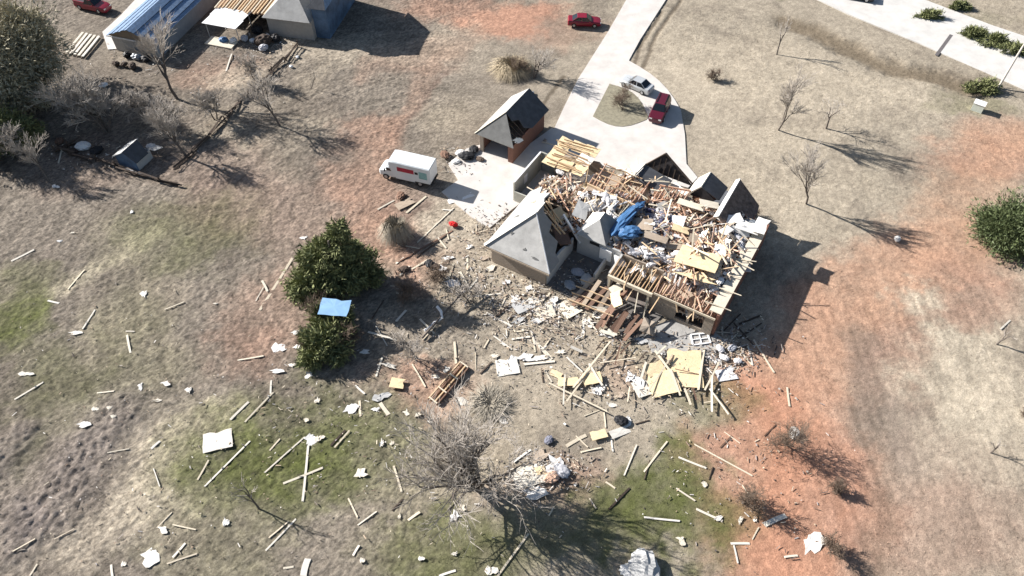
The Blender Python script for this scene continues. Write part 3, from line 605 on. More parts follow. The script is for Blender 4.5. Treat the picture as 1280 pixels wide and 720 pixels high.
pieces([(805, 283, 1.8, 1.9, 20, 'tan board leaning beside the blue tarpaulin'), (818, 302, 2.6, 1.0, 8, 'tan board below the clothes pile'), (862, 263, 3.0, 1.1, 5, 'long cream board above the reddish tangle'), (885, 262, 2.2, 1.3, 25, 'cream board next to the torn leaning slope'), (845, 308, 2.0, .9, 30, 'pale tan board above the yellow sheathing'), (873, 304, 2.2, 1.1, 15, 'peach coloured board behind the yellow sheathing'),
        (793, 207, 1.5, 2.2, 0, 'white sheet standing beside the dark gable'), (851, 228, 2.2, .8, -20, 'white board under the dark barge board'), (800, 240, 1.6, .9, 10, 'white scrap at the end of the joist bays'), (727, 265, 1.6, 2.2, 10, 'grey drooping sheet above the courtyard'), (700, 262, 1.5, 1.8, 60, 'tan sheathing board beside the torn hip roof'), (703, 290, 1.6, 2.4, 40, 'brown underlay sheet hanging from the torn hip roof')], 'loose_wallboard', 'wallboard', 'boards on the rubble', [M['tanboard'], M['tanboard'], M['cream'], M['cream'], M['tanboard'], M['tanboard'], M['drywall'], M['drywall'], M['drywall'], M['siding'], M['osb'], M['brownwood']], 'sheet')
pieces([(932, 290, 2.4, 2.0, 10, 'big white sheet at the far corner of the heap'), (915, 280, 1.8, 1.2, 40, 'white sheet beside the grey wall panel'), (948, 292, 1.4, 2.2, 0, 'bright white sheet on the wall top'), (905, 297, 1.5, .9, 70, 'crooked white sheet over the laths'), (760, 285, 1.4, 1.0, 20, 'small white board under the turret eave'), (776, 318, 1.2, 2.0, 30, 'white torn board below the blue tarpaulin'), (790, 330, 1.8, .9, 60, 'grey-white board at the courtyard edge'), (935, 325, .9, 2.2, 20, 'cream strip beside the long wall')], 'white_sheet', 'sheet', 'white sheets on the rubble', [M['drywall']], 'sheet')
r_ = random.Random(33)
for nm, n, (x0, x1, y0, y1), mats_, lab, grp, sz in (('broken_wallboard', 26, (-10.5, -1.2, 2.6, 12.5), ['drywall', 'cream', 'tanboard', 'insul', 'drywall'], 'broken pale wallboard tilted in the rubble of the wide right half', 'wallboard in the right half', (.6, 1.7)),
        ('broken_wallboard', 20, (-23.0, -12.0, 6.8, 13.5), ['drywall', 'cream', 'osb', 'insul'], 'broken pale wallboard tilted in the rubble behind the turret', 'wallboard behind the turret', (.6, 1.6)),
        ('insulation_tuft', 40, (-10.5, -1.0, 2.6, 13.0), ['insul'], 'white insulation tuft stuck in the rubble of the wide right half', 'insulation in the right half', (.35, 1.0)),
        ('insulation_tuft', 26, (-23.5, -12.0, 6.6, 13.5), ['insul'], 'white insulation tuft stuck in the rubble behind the turret', 'insulation behind the turret', (.35, 1.0))):
    for i in range(n):
        u, v = r_.uniform(x0, x1), r_.uniform(y0, y1); a, b = r_.uniform(*sz), r_.uniform(*sz); z_ = hh(u, v)
        if nm == 'insulation_tuft': o = lump(nm, H(u, v, z_ + .2), (a * 1.3, b * .7, .35), r_.uniform(0, 6), M[r_.choice(mats_)])
        else: o = sheet_piece(nm, H(u, v, z_ + .45), a * 1.4, b, r_.uniform(0, 6), M[r_.choice(mats_)], k=r_.randrange(10), tilt=(r_.gauss(0, .4), r_.gauss(0, .4)), t=.03)
        tag(o, lab, 'insulation' if nm == 'insulation_tuft' else 'wallboard', grp)
for i in range(7):   # lumber spilling over the long wall and the front
    v = r_.uniform(.5, 11); z_ = r_.uniform(3.4, 3.8); o = board('spilled_stud', H(r_.uniform(-2.5, -.8), v, z_), H(r_.uniform(.2, 1.3), v + r_.uniform(-1.2, 1.2), z_ - r_.uniform(-.3, .6)), .1, .05, M['palewood'])
    tag(o, 'stud spilling over the top of the long shaded wall', 'board', 'studs spilling over the long wall')
for i in range(7):
    u = r_.uniform(-10.5, -.6); o = board('spilled_stud', H(u, r_.uniform(.3, 1.6), r_.uniform(3.0, 3.3)), H(u + r_.uniform(-1, 1), r_.uniform(-2.2, -.8), r_.uniform(1.4, 2.9)), .1, .05, M['pine'])
    tag(o, 'stud hanging over the front edge of the house', 'board', 'studs hanging over the front edge')
for i, (u, v, a, b, rz, mk) in enumerate([(-22.6, 1.0, .9, .5, .2, 'shingle3'), (-21.8, 3.2, 1.1, .5, .5, 'tanboard'), (-19.6, -2.3, .6, .35, .6, 'shingle3'), (-18.3, -2.6, .9, .3, .1, 'shingle3'), (-21.6, -1.6, .5, .4, .9, 'shingle3')]):   # torn patches on the grey slopes
    z_ = EZ + ((u + 23.95) if v > (u + 23.95) - 3.25 else (v + 3.25)) * s_ + .03
    tilt = (0, -math.atan(s_)) if v > (u + 23.95) - 3.25 else (math.atan(s_), 0)
    sheet_piece('torn_patch', (u, v, z_), a, b, 0, M[mk], k=4 + i % 6, tilt=tilt, t=.012, parent=house)
tag(board('bent_pipe', H(*HL(704, 268, 4.0), 4.0), H(*HL(726, 304, 1.6), 1.6), .22, .22, M['white']), 'white pipe leaning into the dark courtyard', 'pipe')

# ---------------------------------------------------------------- brick garage with hipped roof
gar = empty('brick_garage', H(-34, 11.6), HA, 'small brick garage with torn grey hipped roof beside the concrete drive', 'garage')
def gb(name, a, b, m, parent=gar):
    mb = MB(); mb.b2(a, b); return mb.build(name, m, parent)
GW, GD, GE = 4.5, 7.6, 2.75
gb('floor_slab', (0.1, 0.1, -.1), (GW - .1, GD - .1, .08), M['concrete'])
gb('wall', (0, 0, 0), (.45, .22, GE), M['tanbrick']); gb('wall', (3.9, 0, 0), (GW, .22, GE), M['brick']); gb('lintel', (.45, .01, 2.3), (3.9, .21, GE), M['tanbrick'])
gb('wall', (GW - .22, .22, 0), (GW, GD, GE - .25), M['brick']); gb('wall', (0, .22, 0), (.22, GD, GE), M['brick']); gb('wall', (.22, GD - .22, 0), (GW - .22, GD - .003, GE), M['brick'])
o_ = .4; e0 = (-o_, -o_, GE); e1 = (GW + o_, -o_, GE); e2 = (GW + o_, GD + o_, GE); e3 = (-o_, GD + o_, GE); t0 = (GW / 2, 2.3, GE + 2.35); t1 = (GW / 2, GD + .1, GE + 2.35)
def gr(name, pts, m, t=.13):
    mb = MB(); mb.slab(pts, t); return mb.build(name, m, gar)
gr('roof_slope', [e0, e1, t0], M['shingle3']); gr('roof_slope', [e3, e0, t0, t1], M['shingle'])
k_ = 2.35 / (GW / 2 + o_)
gr('roof_slope', [t0, (GW / 2 + .9, 2.2, GE + 2.35 - .9 * k_), (GW / 2 + 1.3, 3.2, GE + 2.35 - 1.3 * k_), (GW / 2 + 2.1, 3.0, GE + 2.35 - 2.1 * k_), (GW + o_, 4.0, GE), e2, t1], M['darkroof'])  # shaded side of the roof, coloured dark to match
gr('gable_wall', [(0, GD - .1, GE), (GW, GD - .1, GE), (GW / 2, GD - .1, GE + 2.1)][::-1], M['brick'])
mb = MB(); mb.bar(Vector(e0) + Vector((0, 0, .05)), Vector(t0) + Vector((0, 0, .05)), .12, .06); mb.build('hip_cap', M['cream'], gar)  # pale bar draws the sunlit sliver along this hip edge
for i in range(4): board('rafter', (GW / 2, .9 + i * .5, GE + .9 + i * .38), (GW + .2, .7 + i * .6, GE - .05), .07, .15, M['darkwood'], parent=gar)
gb('kerb_beam', (GW + 1.2, 5.2, .05), (GW + 1.5, 5.6, .4), M['tanbrick'])
tag(board('fallen_post', H(-28.3, 16.6, .3), H(-24.3, 15.6, 1.6), .16, .12, M['cream']), 'pale post leaning from the garage corner to the sheathed deck', 'post')
tag(sheet_piece('torn_shingle_sheet', H(-29.4, 12.7, 2.9), 1.6, .8, HA + 1.2, M['drywall'], k=7, tilt=(.9, .3)), 'torn white underlay hanging at the garage roof corner', 'sheet')

# ---------------------------------------------------------------- vehicles
def wheel(root, x, y, r=.33, w=.22):
    mb = MB(); mb.tube([(x, y - w / 2, r), (x, y + w / 2, r)], [r, r], 14); t = mb.build('wheel', M['tyre'], root)
    mb = MB(); s = 1 if y > 0 else -1; mb.tube([(x, y + s * (w / 2 - .02), r), (x, y + s * (w / 2 + .02), r)], [r * .62, r * .55], 10); mb.build('rim', M['rim'], t)
def loft(secs):
    """sections along x: list of (x, [(y,z)...] right half from bottom to top); mirrored"""
    mb = MB(); rings = []
    for x, pr in secs:
        ring = [(x, y, z) for y, z in pr] + [(x, -y, z) for y, z in pr[::-1]]; rings.append(ring)
    n = len(rings[0]); b = []
    for r in rings: b.append(len(mb.v)); mb.v += r
    for i in range(len(rings) - 1):
        for j in range(n): q = (j + 1) % n; mb.f.append((b[i] + j, b[i + 1] + j, b[i + 1] + q, b[i] + q))
    mb.f.append(tuple(b[0] + j for j in range(n))); mb.f.append(tuple(b[-1] + j for j in range(n - 1, -1, -1)))
    return mb
def car(name, px, py, az, paint, label, L=4.6, W=1.8, Hh=1.45, kind='sedan'):
    p = G(px, py); root = empty(name, (p.x, p.y, max(.05, HZ(p.x, p.y) + .03)), R(az), label, 'car'); h = L / 2; w = W / 2
    hood = {'sedan': .92, 'suv': 1.08, 'pickup': 1.08}[kind]; trunk = {'sedan': .98, 'suv': 1.1, 'pickup': 1.08}[kind]
    def sec(x, ww, zs, zt): return (x, [(ww * .9, .22), (ww, .42), (ww, zs), (ww * .86, zt)])
    body = loft([sec(-h, w * .82, .62, trunk * .86), sec(-h + .12, w * .94, .70, trunk), sec(-h * .55, w, .78, trunk), sec(0, w, .80, max(hood, .95)), sec(h * .38, w, .78, hood), sec(h * .8, w * .96, .70, hood * .9), sec(h - .08, w * .86, .58, hood * .76), sec(h, w * .74, .5, hood * .6)]).build('body', paint, root, True)
    mod = body.modifiers.new('edge', 'EDGE_SPLIT'); mod.split_angle = R(35)
    cx0, cx1, r0, r1 = {'sedan': (-h * .78, h * .42, -h * .42, h * .12), 'suv': (-h * .94, h * .45, -h * .80, h * .18), 'pickup': (-h * .25, h * .42, -h * .16, h * .18)}[kind]
    zb, zt = hood - .04, Hh; wb, wt = w * .88, w * .68
    P = {}
    for nm, x, yy, z in (('a', cx0, wb, zb), ('b', cx1, wb, zb), ('c', r1, wt, zt), ('d', r0, wt, zt)): P[nm] = Vector((x, yy, z)); P[nm + '-'] = Vector((x, -yy, z))
    mb = MB(); mb.add([P[k] for k in ('a', 'b', 'c', 'd', 'a-', 'b-', 'c-', 'd-')], [(0, 1, 2, 3), (7, 6, 5, 4), (3, 2, 6, 7), (1, 5, 6, 2), (0, 3, 7, 4), (0, 4, 5, 1)])
    cab = mb.build('cabin', paint, root)
    def pane(nm, q, ins=.1):
        c = sum(q, Vector()) / 4; n = (q[1] - q[0]).cross(q[3] - q[0]).normalized(); cc = Vector(((cx0 + cx1) / 2, 0, 1.0))
        if n.dot(c - cc) < 0: n = -n
        q = [v + (c - v) * ins + n * .012 for v in q]; m2 = MB(); m2.slab(q, .008); m2.build(nm, M['glass'], root)
    pane('windshield', [P['b'], P['b-'], P['c-'], P['c']], .08); pane('rear_window', [P['a'], P['a-'], P['d-'], P['d']], .1)
    for s in ('', '-'):
        a, b, c, d = [P[k + s] for k in 'abcd']; m0, m1 = (a + b) / 2, (d + c) / 2
        pane('side_window', [a, m0, m1, d], .12); pane('side_window', [m0, b, c, m1], .12)
    for y in (w * .6, -w * .6):
        m2 = MB(); m2.box((h - .06, y, hood * .66), (.12, .34, .14)); m2.build('headlight', M['lamp'], root)
        m2 = MB(); m2.box((-h + .05, y, trunk * .8), (.1, .3, .16)); m2.build('tail_light', M['taillamp'], root)
    for x in (-h * .62, h * .62):
        for y in (w - .09, -w + .09): wheel(root, x, y, .33 if kind == 'sedan' else .38)
    for y in (w + .06, -w - .06):
        m2 = MB(); m2.box((h * .33, y, hood + .02), (.12, .18, .12)); m2.build('mirror', paint, root)
    if kind == 'pickup':
        m2 = MB(); m2.b2((-h + .15, -w * .72, trunk + .002), (-h * .28, w * .72, trunk + .012)); m2.build('truck_bed', M['black'], root)
        for y in (-w * .8, w * .8): m2 = MB(); m2.b2((-h + .1, y - .07, trunk), (-h * .26, y + .07, trunk + .2)); m2.build('bed_rail', paint, root)
    if kind == 'suv':
        for y in (-wt * .8, wt * .8): m2 = MB(); m2.b2((r0 + .2, y - .03, zt), (r1 - .2, y + .03, zt + .07)); m2.build('roof_rail', M['black'], root)
    return root
car('parked_sedan', 730, 31, -3, M['carred'], 'red sedan parked on the bare ground left of the drive', 4.7)
car('parked_sedan', 795, 110, 142, M['carsilver'], 'silver sedan parked on the drive beside the turf island', 4.5)
car('parked_suv', 824, 142, -112, M['carmaroon'], 'dark red sport utility car casting a shadow across the drive', 4.7, 1.9, 1.75, 'suv')
car('pickup_truck', 118, 11, -20, M['carred'], 'bright red pickup truck parked near the metal workshop', 5.4, 1.95, 1.75, 'pickup')
car('pickup_truck', 1068, -3, -20, M['carblack'], 'black pickup truck on the road at the top edge', 5.4, 1.95, 1.75, 'pickup')
# white moving truck
tp = (G(480, 224) + G(533, 235)) / 2; ta_ = R(162)
nrm = Vector((-math.sin(ta_), math.cos(ta_), 0)); tp = tp - nrm * 1.05 if (tp - nrm).y > (tp + nrm).y else tp + nrm * 1.05
tr = empty('moving_truck', (tp.x, tp.y, max(.03, HZ(tp.x, tp.y)) + .02), ta_, 'white box moving truck with red and teal prints beside the forecourt', 'truck')
def tb_(name, a, b, m, parent=tr):
    mb = MB(); mb.b2(a, b); return mb.build(name, m, parent)
tb_('chassis', (-3.1, -.5, .42), (3.0, .5, .66), M['black'])
bx = loft([(-3.2, [(1.10, .72), (1.12, 1.0), (1.12, 2.8), (1.02, 2.92)]), (1.25, [(1.10, .72), (1.12, 1.0), (1.12, 2.85), (1.02, 2.97)]), (1.75, [(1.0, 1.95), (1.08, 2.1), (1.10, 2.8), (.95, 2.94)])]).build('cargo_box', M['truckwhite'], tr)
loft([(1.27, [(.95, .45), (1.0, .8), (1.0, 1.5), (.86, 2.05)]), (1.9, [(.95, .45), (1.0, .8), (1.0, 1.45), (.82, 2.0)]), (2.5, [(.95, .45), (1.0, .8), (.98, 1.3), (.85, 1.38)]), (3.05, [(.9, .45), (.95, .75), (.92, 1.12), (.75, 1.2)]), (3.2, [(.82, .5), (.85, .75), (.8, .95), (.7, 1.05)])]).build('cab', M['truckwhite'], tr)
mb = MB(); mb.slab([(2.47, -.74, 1.42), (2.47, .74, 1.42), (1.97, .7, 1.98), (1.97, -.7, 1.98)], .01); mb.build('windshield', M['glass'], tr)
for s in (-1, 1):
    tb_('side_window', (1.4, s * 1.003 - .012, 1.38), (2.2, s * 1.003 + .012, 1.8), M['glass'])
    tb_('mirror', (2.25, s * 1.2 - .06, 1.35), (2.37, s * 1.2 + .06, 1.75), M['black'])
    tb_('skirt', (-1.3, s * 1.03 - .03, .5), (1.1, s * 1.03 + .03, .74), M['truckwhite'])
    tb_('red_print', (-1.3, s * 1.124 - .004, 1.75), (.75, s * 1.124 + .004, 2.35), M['decalred'])
    tb_('teal_print', (-2.9, s * 1.123 - .004, 1.3), (-1.9, s * 1.123 + .004, 2.3), M['decalteal'])
    tb_('stripe_print', (-1.8, s * 1.1235 - .004, 1.8), (-1.4, s * 1.1235 + .004, 2.15), M['black'])
    tb_('headlight', (3.08, s * .62 - .14, .8), (3.2, s * .62 + .14, 1.0), M['lamp'])
    for x in (2.35, -1.9): wheel(tr, x, s * .92, .38, .26)
tb_('rear_door', (-3.23, -.95, .85), (-3.205, .95, 2.7), M['white']); tb_('bumper', (-3.35, -1.0, .5), (-3.2, 1.0, .68), M['black'])

# ---------------------------------------------------------------- trees and shrubs
# (bare trees: stems, limbs and twigs grown as tapering tubes)
def bare_tree(name, label, px, py, h, seed, spread=.55, depth=4, kids=4, trunk_r=.12, stems=1, lean=(0, 0), twig='twig', cat='tree', group=None, tw=.012, first=.35, low=.35):
    r = random.Random(seed); p = G(px, py); root = empty(name, (p.x, p.y, HZ(p.x, p.y) - .05), 0, label, cat, group); a, b = MB(), MB()
    def grow(pt, d, L, rad, dep):
        pts = [pt]; n = 3
        for i in range(n):
            d = (d + Vector((r.gauss(0, .13), r.gauss(0, .13), r.gauss(.04, .09)))).normalized(); pts.append(pts[-1] + d * L / n)
        rs = [rad, rad * .86, rad * .72, rad * .5]
        (a if dep <= 1 else b).tube(pts, rs, 6 if dep == 0 else (4 if dep == 1 else 3), cap=dep < 2)
        if dep >= depth: return
        k = kids + (1 if dep == 0 else 0)
        for i in range(k):
            t = low + (1 - low) * (i + r.random()) / k; q = min(int(t * n), n - 1); f = t * n - q
            bp = pts[q] + (pts[q + 1] - pts[q]) * f; an = r.uniform(0, 6.28); tilt = r.uniform(.6, 1.25) * spread
            s = d.orthogonal().normalized(); s = s * math.cos(an) + d.cross(s) * math.sin(an)
            nd = (d * math.cos(tilt) + s * math.sin(tilt) + Vector((0, 0, .06))).normalized()
            grow(bp, nd, L * r.uniform(.5, .8), max(rad * r.uniform(.45, .62), tw), dep + 1)
    for s in range(stems):
        an = r.uniform(0, 6.28) if stems > 1 else 0; k = r.uniform(.15, .45 if stems < 8 else .62) if stems > 1 else 0
        d = Vector((lean[0] + k * math.cos(an), lean[1] + k * math.sin(an), 1)).normalized()
        grow(Vector((math.cos(an) * .15 * (stems > 1), math.sin(an) * .15 * (stems > 1), 0)), d, h * first * (1 if stems == 1 else r.uniform(.8, 1.2)), trunk_r, 0)
    a.build('trunk', M['bark'], root); b.build('crown', M[twig], root)
    return root
bare_tree('bare_tree', 'big grey leafless many-stemmed tree below the wrecked house', 600, 612, 10.5, 3, .66, 4, 4, 0.2, 8, (-.28, .02), first=.44, tw=.02, low=.3)
bare_tree('bare_tree', 'leafless young tree right of the house with fan of fine twigs', 1008, 254, 9.5, 5, .36, 4, 5, .12, 1, first=.4, tw=.02)
bare_tree('bare_tree', 'pale leafless tree with twiggy crown behind the forked sapling', 973, 162, 9.0, 6, .36, 4, 5, .12, 1, (.03, 0), first=.4, tw=.02)
bare_tree('bare_tree', 'small forked sapling with spreading bare limbs on the dry lawn', 1033, 160, 5.2, 7, .8, 4, 3, .12, 1, first=.4, tw=.02)
bare_tree('bare_tree', 'tiny bare sapling on red earth near the road', 971, 68, 5.5, 8, .35, 4, 3, .10, 1, first=.5, tw=.02)
bare_tree('bare_tree', 'tall snapped grey tree in front of the metal workshop', 222, 124, 7.6, 9, .4, 4, 5, .2, 1, (-.22, .1), first=.62, low=.55, tw=.02)
bare_tree('bare_tree', 'wide grey leafless tree below the olive tree', 135, 165, 9, 10, .7, 4, 5, .16, 4, (-.1, .1), first=.4, tw=.02)
bare_tree('bare_tree', 'leafless tree beside the dark fallen fence', 350, 158, 8, 11, .6, 4, 5, .14, 1, (-.12, .1), first=.45, tw=.02)
bare_tree('bare_tree', 'leafless tree at the corner of the fallen fences', 234, 197, 8.5, 12, .6, 4, 5, .16, 1, (-.1, 0), first=.4, tw=.02)
bare_tree('bare_tree', 'leafless tree near the left edge of the grey field', 62, 228, 6, 13, .45, 4, 5, .11, 1, (-.3, .25), first=.45, tw=.02)
bare_tree('bare_tree', 'leafless twiggy tree next to the grey hut', 205, 170, 6, 14, .7, 4, 5, .09, 3, (0, 0), first=.4, tw=.02)
bare_tree('bare_tree', 'thin leaning sapling low on the green patch', 324, 636, 4.4, 15, .5, 3, 3, .09, 1, (-.25, .2), first=.5, tw=.02)
bare_tree('bare_tree', 'twiggy leafless tree tangled with the fallen pole', 520, 448, 4.2, 16, .8, 4, 4, .07, 2, (0, .1), first=.4, tw=.02)
bare_tree('bare_tree', 'grey brush tree in the shadow edge above the fallen pole', 590, 380, 3.4, 17, .8, 4, 4, .07, 2, (0, 0), first=.4, tw=.02)
bare_tree('bare_tree', 'stripped tree beside the dry brush pile behind the garage', 668, 98, 5.5, 18, .6, 4, 4, .12, 2, (.1, -.1), first=.4, tw=.02)
bare_tree('bare_tree', 'leafless stump tree at the right edge of the pale lawn', 1246, 430, 2.8, 19, .6, 2, 3, .09, 1, (.4, .3), first=.6, tw=.02)
bare_tree('bare_tree', 'pale broken sapling on the beige ground at the right edge', 1238, 566, 2.2, 20, .8, 2, 3, .07, 1, (.2, .2), first=.5, tw=.02)
bare_tree('bare_tree', 'pale twiggy tree left of the wide grey tree', 92, 150, 6, 31, .75, 4, 5, .09, 3, (0, 0), first=.4, tw=.02)
bare_tree('bare_tree', 'grey brushy tree between workshop and fallen fence', 270, 150, 5.5, 32, .7, 4, 5, .09, 2, (-.1, .1), first=.4, tw=.02)
bare_tree('bare_tree', 'low grey brush tree right of the grey hut', 185, 150, 5, 33, .8, 4, 5, .08, 3, (0, 0), first=.4, tw=.02)
bare_tree('bare_tree', 'small grey brush tree before the grey house', 318, 98, 4, 34, .7, 4, 5, .07, 2, (0, 0), first=.4, tw=.02)
bare_tree('bare_tree', 'leafless brush tree above the leftmost leafless tree', 30, 200, 6, 35, .7, 4, 5, .1, 3, (0, 0), first=.4, tw=.02)
bare_tree('bare_tree', 'slim bare tree beside the wrecked gables and gravel', 388, 110, 3.5, 21, .3, 2, 2, .05, 1, (.5, -.2), first=.6, tw=.02)
for i, (px, py, hh_, lab) in enumerate([(892, 100, 1.2, 'low brown stripped shrub on the pale lawn above the house'), (985, 556, 2.4, 'uprooted tangle of branches on the red soil'), (1045, 612, 1.0, 'small dark twiggy shrub below the uprooted tangle'), (775, 133, 2.0, 'dark bare shrub on the turf island'), (1290, 520, 1, 'low twiggy shrub at the right edge'), (1040, 690, 1.3, 'dark shrub beside the white star-shaped scrap'), (925, 628, 1.8, 'brown twiggy shrub left of the red soil'), (652, 92, 1.8, 'dark dead brush beside the dry brush pile'), (942, 268, 1.0, 'small brown shrub behind the torn leaning slope'), (505, 372, 2.0, 'brown brush in the shade right of the cedar'), (395, 395, 2.0, 'bare tangled branches between the two cedars'), (440, 425, 1.8, 'bare branches at the right side of the flattened cedar'), (378, 430, 1.4, 'bare branches at the left side of the flattened cedar'), (555, 345, 1.6, 'grey brush amid scattered boards left of the house')]):
    bare_tree('bare_shrub', lab, px, py, hh_ * 1.6, 40 + i, .95, 4, 4, .05, 4, (0, 0), 'twigdark', 'shrub', first=.5, low=.1)
def leafy(name, label, px, py, shape, n, leaf, m, trunk_h, trunk_r, seed, cat='tree', lobes=None, group=None):
    """shape: list of lobes (dx, dy, z, rx, ry, rz); leaf sprays fill each lobe's outer shell unevenly"""
    r = np.random.default_rng(seed); p = G(px, py); root = empty(name, (p.x, p.y, HZ(p.x, p.y)), 0, label, cat, group)
    vs = []; tot = sum(s[3] * s[4] + s[3] * s[5] for s in shape)
    tr_ = MB(); tr_.tube([(0, 0, -.1), (.05, .05, trunk_h * .5), (0, .1, trunk_h)], [trunk_r, trunk_r * .8, trunk_r * .4], 7)
    for s in shape:
        c = np.array(s[:3]); rad = np.array(s[3:6]); k = int(n * (s[3] * s[4] + s[3] * s[5]) / tot)
        tr_.tube([(0, 0, trunk_h * .4), tuple(c * .6 + np.array((0, 0, trunk_h * .2))), tuple(c)], [trunk_r * .6, trunk_r * .35, .02], 5)
        nb = max(8, k // 42); boughs = r.normal(size=(nb, 3)); boughs /= np.linalg.norm(boughs, axis=1)[:, None]
        w = r.integers(0, nb, k); d = boughs[w] + r.normal(size=(k, 3)) * .17; d /= np.linalg.norm(d, axis=1)[:, None]
        ext = r.uniform(.55, 1.28, nb)[w]; rr2 = np.clip(r.normal(.80, .2, k), .2, 1.15) * ext
        pos = c + d * rad * rr2[:, None]
        for q in range(3):   # three blades to each spray
            a = r.normal(size=(k, 3)); a /= np.linalg.norm(a, axis=1)[:, None]; a = a * .7 + d * .8 + np.array((0, 0, .1)); a /= np.linalg.norm(a, axis=1)[:, None]
            b = np.cross(a, r.normal(size=(k, 3))); b /= np.linalg.norm(b, axis=1)[:, None] + 1e-6
            ln = leaf * r.uniform(.6, 1.4, k)[:, None]; base = pos + r.normal(size=(k, 3)) * leaf * .4
            vs.append(np.stack([base - b * ln * .15, base + b * ln * .15, base + a * ln], 1))
    V = np.concatenate(vs).reshape(-1, 3); V = V[np.repeat(V.reshape(-1, 3, 3)[:, :, 2].min(1) > -.15, 3)]; nt = len(V) // 3
    me = bpy.data.meshes.new('crown'); me.vertices.add(len(V)); me.vertices.foreach_set('co', V.astype(np.float32).ravel())
    me.loops.add(len(V)); me.loops.foreach_set('vertex_index', np.arange(len(V), dtype=np.int32)); me.polygons.add(nt)
    me.polygons.foreach_set('loop_start', np.arange(0, len(V), 3, dtype=np.int32)); me.polygons.foreach_set('loop_total', np.full(nt, 3, dtype=np.int32)); me.update(calc_edges=True)
    me.materials.append(m); o = bpy.data.objects.new('crown', me); COL.objects.link(o); o.parent = root
    tr_.build('trunk', M['bark'], root); return root
leafy('cedar_tree', 'tall dark green cedar left of the courtyard with deep shadow', 424, 356, [(0, 0, 2.4, 2.6, 2.4, 2.2), (-2.4, -.8, 1.6, 2.3, 2.0, 1.5), (-3.4, -1.2, 1.0, 1.4, 1.3, 1.0), (.8, .8, 5.2, 1.3, 1.4, 1.6), (-1.0, .4, 4.2, 1.8, 1.6, 1.6), (2.2, .8, 1.9, 1.7, 1.6, 1.6), (3.2, .4, 1.2, 1.2, 1.1, 1.0), (.9, 1.1, 7.0, .6, .6, 1.2), (-2.0, 1.0, 3.0, 1.5, 1.3, 1.3), (1.8, 1.6, 3.8, 1.0, 1.0, 1.1)], 9500, .5, M['needle'], 6.5, .22, 1)
leafy('cedar_tree', 'flattened dark cedar under the blue sheet', 408, 440, [(0, 0, 1.2, 2.0, 1.5, 1.2), (1.0, 1.0, 1.1, 1.5, 1.2, 1.0), (-1.2, .8, .9, 1.2, 1.2, .9), (.2, 2.2, .9, 1.4, 1.0, .9), (-.6, -1.2, .7, 1.4, .8, .7), (1.4, -.6, .7, .9, .9, .8), (-.8, 3.4, 1.0, 1.4, 1.2, 1.0), (1.0, 4.0, .9, 1.2, 1.2, .9), (-1.6, 2.0, .6, .8, 1.0, .6)], 5200, .5, M['needle'], 1.6, .16, 2)
leafy('olive_tree', 'large olive-green tree filling the top left corner', 10, 130, [(0, 0, 6.5, 6.0, 6.0, 4.6), (4.2, 2.6, 5.6, 3.6, 3.6, 3.4), (-4, 1, 6, 5, 5, 4.5), (2.4, 5.2, 6.8, 4.0, 4.0, 3.6), (3.5, -1.5, 3.5, 3.0, 3.0, 2.6)], 26000, .52, M['olive'], 8, .4, 3)
leafy('olive_tree', 'dark low tree behind the grey field at the left edge', -5, 185, [(0, 0, 2.6, 4.0, 3.2, 2.2), (3.2, .5, 1.8, 2.2, 2.0, 1.5)], 9000, .45, M['needle'], 4, .25, 4)
leafy('holly_bush', 'round dense green bush at the right edge', 1262, 300, [(0, 0, 2.0, 4.0, 3.6, 2.5), (2.5, -.5, 1.8, 3.2, 3.0, 2.2), (-1.4, .6, 1.4, 2.4, 2.4, 1.6)], 16000, .34, M['holly'], 2.5, .2, 5, 'bush')
for i, (px, py, rx, ry, rz, lab) in enumerate([(1222, 112, 2.8, 1.3, .9, 'dark green shrub at the foot of the leaning pole'), (1215, 44, 1.6, .9, .6, 'low green roadside shrub across the road, leftmost'), (1240, 54, 1.9, .9, .7, 'middle green roadside shrub across the road'), (1266, 66, 2.0, .9, .7, 'green roadside shrub across the road behind the pole'), (1160, 22, 1.6, .7, .5, 'small olive shrub on the far verge'), (1200, 10, 1.4, .7, .5, 'olive tuft shrub at the top of the far verge'), (650, 60, .1, .1, .1, '')]):
    if lab: leafy('green_shrub', lab, px, py, [(0, 0, rz * .7, rx, ry, rz), (rx * .5, 0, rz * .6, rx * .6, ry * .9, rz * .8)], 1100, .4, M['needle'], .5, .06, 60 + i, 'shrub')
def straw_clump(name, label, px, py, rad, h, n, seed, cat='grass clump'):
    r = random.Random(seed); p = G(px, py); mb = MB()
    for _ in range(n):
        an = r.uniform(0, 6.28); k = r.uniform(.2, 1) * rad; d = Vector((math.cos(an), math.sin(an), 0)); hh2 = h * r.uniform(.5, 1); b = d * r.uniform(0, .35) * rad
        side = Vector((-d.y, d.x, 0)) * .022; p1 = b + d * k * .45 + Vector((0, 0, hh2)); p2 = b + d * k + Vector((0, 0, hh2 * .45 * r.random()))
        mb.add([b - side, b + side, p1 + side, p1 - side, p2], [(0, 1, 2, 3), (3, 2, 4)])
    o = mb.build(name, M['straw'] if seed == 2 else M['greystraw']); o.location = (p.x, p.y, HZ(p.x, p.y)); return tag(o, label, cat)
straw_clump('pampas_clump', 'straw-coloured drooping pampas clump below the moving truck', 496, 296, 2.0, 2.3, 1500, 1)
straw_clump('dry_brush_pile', 'sandy dry brush pile behind the brick garage', 640, 88, 3.2, 1.2, 1800, 2, 'brush pile')
straw_clump('straw_heap', 'grey-brown flattened straw below the fallen pole brush', 612, 505, 2.4, .5, 900, 3, 'brush pile')

